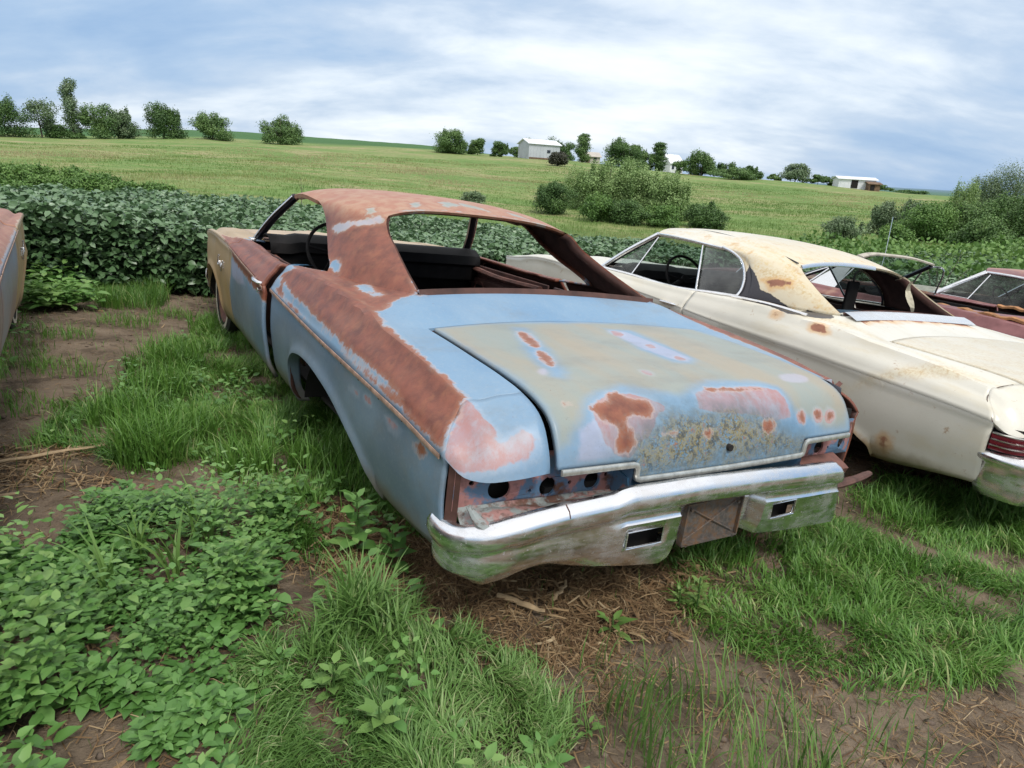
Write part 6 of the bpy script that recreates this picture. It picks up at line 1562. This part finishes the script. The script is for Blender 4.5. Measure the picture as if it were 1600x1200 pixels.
tree(1092, 52, 44, 188, 'tree2', 'bushy mid green tree right of the white farmhouse', n=2600, lobes=15, low=.02, group=far)
tree(1130, 34, 28, 190, 'tree1', 'dark low tree sloping down from the bushy one', n=1300, lobes=9, low=0, group=far)
tree(1140, 70, 20, 178, 'tree2', 'long low hedge like shrub below the sloping trees', 'shrub', 'shrub', n=2000, lobes=14, low=0, group=far)
tree(1170, 34, 24, 190, 'tree1', 'small dark tree at the right end of the farm tree line', n=1300, lobes=9, low=0, group=far)
tree(1208, 24, 13, 194, 'tree2', 'tiny round bush alone on the crest right of the farm', 'bush', 'bush', n=500, lobes=6, low=0, group=far)
tree(1239, 44, 33, 194, 'tree3', 'greyish rounded tree on the crest left of the shed', n=1900, lobes=12, low=0, group=far)
tree(1275, 36, 17, 194, 'tree1', 'low dark clump left of the shed on the crest', 'bush', 'bush', n=900, lobes=8, low=0, group=far)
tree(1300, 22, 16, 194, 'tree2', 'small bush touching the white shed', 'bush', 'bush', n=500, lobes=6, low=0, group=far)
tree(1362, 20, 15, 200, 'purple', 'dark bush peeking over the right end of the shed', 'bush', 'bush', n=400, lobes=5, low=0, group=far)
tree(1382, 24, 10, 196, 'tree1', 'flat dark bush just right of the shed', 'bush', 'bush', n=400, lobes=6, low=0, group=far)
tree(1425, 50, 9, 260, 'tree1', 'thin dark line of bush beyond the crest at the far right', 'bush', 'bush', n=600, lobes=8, low=0, group=far)
# creek shrubs on the left
lg = 'creek side bushes behind the crop'
for u, w, h, r, lab in [(-20, 90, 50, 46, 'leftmost green bush behind the soybeans, cut by the picture edge'), (45, 70, 44, 50, 'bright bush second from the left behind the soybeans'), (98, 76, 46, 48, 'tallest bush in the row behind the soybeans'), (155, 80, 40, 46, 'wide bush in the middle of the row behind the soybeans'), (205, 60, 36, 44, 'dark leaved bush near the right end of the row behind the soybeans'), (250, 60, 34, 44, 'last bush on the right of the row behind the soybeans')]:
    tree(u, w, h * 1.15, r, 'bright', lab, 'bush', 'bush', n=4200, leaf=.2, lobes=20, sparse=1.4, low=0, trunk=.05, group=lg)
# middle willows
mg = 'willows and shrubs in the hollow'
for u, w, h, r, m_, lab, nn in [(950, 90, 96, 70, 'willow', 'pale willow with feathery top left of the others in the hollow', 5200), (1005, 80, 88, 68, 'willow', 'pale willow in the middle of the hollow', 4800), (1045, 86, 78, 66, 'willow', 'pale willow at the right of the group in the hollow', 4600), (912, 74, 82, 72, 'willow', 'slender pale willow leaning over the dark shrub', 3200), (985, 60, 98, 74, 'willow', 'tallest pale willow crown behind the hollow group', 3000),
                             (868, 72, 60, 62, 'tree1', 'dark green shrub at the left foot of the willows', 4200), (935, 60, 50, 58, 'bright', 'light green shrub at the foot of the willows', 3200), (985, 70, 46, 58, 'tree1', 'dark shrub below the middle willow', 3400), (1040, 66, 40, 58, 'bright', 'bright low shrub between the willows and the dark end bush', 2800), (1108, 66, 44, 60, 'tree1', 'round dark bush at the right end of the willow group', 4200), (740, 40, 26, 62, 'tree3', 'faint grey green shrub alone on the slope above the coupe roof', 1400)]:
    tree(u, w, h, r, m_, lab, 'willow' if m_ == 'willow' else 'shrub', 'willow' if m_ == 'willow' else 'shrub', n=nn, leaf=.2 if m_ != 'willow' else .24, lobes=20, sparse=1.5, low=0, trunk=.08, group=mg)
rg = 'shrubs on the right bank'
for u, w, h, r, m_, lab, nn in [(1388, 46, 54, 66, 'tree3', 'grey green shrub standing left of the right bank thicket', 2600), (1440, 60, 58, 64, 'tree3', 'rounded grey green shrub in the right bank thicket', 3200), (1415, 46, 44, 52, 'bright', 'low bright shrub in front of the grey green ones', 2200), (1475, 90, 64, 60, 'bright', 'broad bright green shrub in the centre of the thicket', 4800), (1535, 96, 68, 62, 'tree2', 'large mid green shrub right of the broad bright one', 4600), (1600, 110, 72, 60, 'tree2', 'dark thick shrub at the right edge', 4800), (1545, 60, 76, 95, 'tree3', 'tall silvery tree left of the pair beyond the thicket', 2400), (1590, 80, 94, 95, 'tree3', 'tallest silvery tree at the right edge beyond the thicket', 3400), (1510, 40, 66, 90, 'willow', 'small pale tree left of the silvery pair', 1600), (1560, 80, 66, 48, 'tree2', 'low mid green shrub in front of the dark thick one', 3600), (1330, 60, 36, 58, 'tree3', 'flat grey green shrub alone on the lower slope', 1800), (1680, 140, 95, 58, 'tree2', 'thicket shrub just beyond the right edge', 3000)]:
    tree(u, w, h, r, m_, lab, 'tree' if 'tree' in lab else 'shrub', 'tree' if 'tree' in lab else 'shrub', n=nn, leaf=.2, lobes=20, sparse=1.4, low=0, trunk=.06, group=rg)
def rank_weeds():
    n = 16000; u = rng.uniform(1150, 1750, n); r = rng.uniform(24, 46, n); P = []
    d = _F[None] + _R[None] * ((u - 800) / FPX)[:, None] + _U[None] * (300 / FPX); a = np.arctan2(d[:, 0], d[:, 1]); x = r * np.sin(a); y = r * np.cos(a)
    P = np.stack([x, y, Hz(x, y)], 1); P[:, 2] += rng.random(n) * np.clip(.8 + vnoise(x, y, 3, 71) * 1.6, .2, 2)
    T_ = unit(rnd_dirs(n) + (0, 0, .4)); N_ = unit(np.array([0, 0, 1.]) + rng.normal(scale=.6, size=(n, 3))); N_ = unit(N_ - T_ * (N_ * T_).sum(1, keepdims=True)); L = rng.uniform(.12, .3, n)
    t = np.clip(.45 + vnoise(x, y, 4, 72) * .6 + rng.normal(scale=.15, size=n), 0, 1)
    stuff('undergrowth', leaf_quads(P, N_, T_, L, L * .7, .1, t, .2), M['bright'], 'rank bright green undergrowth below the right bank shrubs')
rank_weeds()
# dead sapling and whip antenna like stem
b = place(470, 300, 48); s = MB(); s.tube([b, b + (.05, 0, 1.1), b + (.02, 0, 2.1)], [.03, .02, .008], 6); s.tube([b + (.04, 0, 1.0), b + (.25, 0, 1.7)], [.015, .005], 5); s.tube([b + (.04, 0, 1.3), b + (-.18, .0, 1.8)], [.012, .004], 5); o = s.build('dead_sapling', M['bark']); tag(o, 'bare dead sapling standing in the pasture behind the crop', 'sapling')
ap = c2w([(4.0, -7.44, .93), (4.02, -7.46, 1.84)])
s = MB(); s.tube([ap[0], (ap[0] + ap[1]) / 2 + (.02, 0, 0), ap[1]], [.006, .005, .004], 6); o = s.build('antenna', M['trim']); o.parent = mh; o.matrix_parent_inverse = mh.matrix_world.inverted()
b = place(1470, 430, 15.5); s = MB()
for k in range(6): s.tube(cr([b, b + (rng.normal() * .15, 0, .5), b + (rng.normal() * .5, rng.normal() * .2, 1.0 + rng.random() * .4)], 6), np.linspace(.014, .004, 6), 5)
o = s.build('bare_weed_stem', M['bark']); tag(o, 'dark bare branching weed between the convertible and the shrubs', 'weed')

# ------------------------------------------------------------------ farm buildings on the ridge
M['barnwall'] = simple('pale_grey_siding', (.48, .50, .54), .5, var=.12, scale=.6)
M['barnroof'] = simple('white_metal_roof', (.80, .82, .86), .4, var=.06, scale=.4)
M['beige'] = simple('beige_siding', (.46, .42, .37), .7, var=.15, scale=.6)
M['brown'] = simple('brown_boards', (.16, .10, .06), .8, var=.4, scale=1)
M['housewhite'] = simple('white_siding', (.72, .73, .76), .6, var=.1, scale=.6)
def gable(u, vb, r, Lx, Ly, hw, hr, rot, wall, roof, label, cat, name, openings=(), axis='x', eave=.4, extra=None):
    b = place(u, vb, r); root = empty(name, tuple(b)); root.rotation_euler = (0, 0, rot); tag(root, label, cat)
    w = MB(); x, y = Lx / 2, Ly / 2
    V = [(-x, -y, -2), (x, -y, -2), (x, y, -2), (-x, y, -2), (-x, -y, hw), (x, -y, hw), (x, y, hw), (-x, y, hw), (-x, 0, hr), (x, 0, hr)]
    w.add(V, [(0, 1, 5, 4), (2, 3, 7, 6), (0, 4, 8, 7, 3), (1, 2, 6, 9, 5)])
    for i in range(int(Lx / .9)): w.box((-x + .45 + i * .9, -y - .02, hw / 2 - .1), (.06, .04, hw - .1))
    w.build('wall', wall, root, smooth=False)
    rf = MB(); ey = eave * (hr - hw) / y
    for s in (1, -1):
        rf.add([(-x - eave, s * (y + eave), hw - ey), (x + eave, s * (y + eave), hw - ey), (x + eave, 0, hr), (-x - eave, 0, hr), (-x - eave, s * (y + eave), hw - ey + .15), (x + eave, s * (y + eave), hw - ey + .15), (x + eave, 0, hr + .15), (-x - eave, 0, hr + .15)], [(0, 1, 2, 3), (4, 5, 6, 7), (0, 1, 5, 4), (0, 3, 7, 4), (1, 2, 6, 5)])
    rf.build('roof', roof, root, smooth=False)
    for nm, cx, cz, ww, hh, mt in openings:
        o = MB(); o.box((cx, -y - .05, cz), (ww, .1, hh)); o.build(nm, mt, root, smooth=False)
    return root
M['steel'] = simple('dark_window', (.03, .035, .045), .2)
gable(841, 249, 187, 8.6, 7.5, 3.6, 4.7, math.radians(22), M['barnwall'], M['barnroof'], 'pale metal barn with a white gable roof on the ridge', 'barn', 'metal_barn', [('window', 1.2, 1.9, .9, .7, M['steel']), ('foundation_band', 0, .1, 8.4, .4, M['brown'])])
gable(921, 252, 205, 4.6, 5, 1.9, 3.0, math.radians(12), M['beige'], M['beige'], 'small beige farmhouse between the slim tree and the spreading tree', 'house', 'farm_house', [('window', .8, 1.3, .9, .9, M['steel']), ('door', -1.2, .9, .9, 1.9, M['brown'])])
gable(1047, 262, 212, 5.4, 5, 2.8, 5.0, math.radians(35), M['housewhite'], M['housewhite'], 'white farmhouse partly hidden by trees', 'house', 'farm_house', [('window', .8, 1.6, .9, 1.1, M['steel']), ('window', -1.5, 1.6, .9, 1.1, M['steel'])])
gable(1332, 298, 190, 8.4, 5, 2.0, 2.5, math.radians(-8), M['housewhite'], M['barnroof'], 'low white shed with a dark doorway on the crest', 'shed', 'machine_shed', [('doorway', -.6, .9, 1.5, 1.8, M['dark'])])
gable(1361, 298, 188, 2.4, 4, 1.4, 1.8, math.radians(-8), M['brown'], M['brown'], 'brown wooden lean to joined to the right end of the white shed', 'lean-to', 'lean_to', [('doorway', -.5, .6, .9, 1.2, M['dark'])])
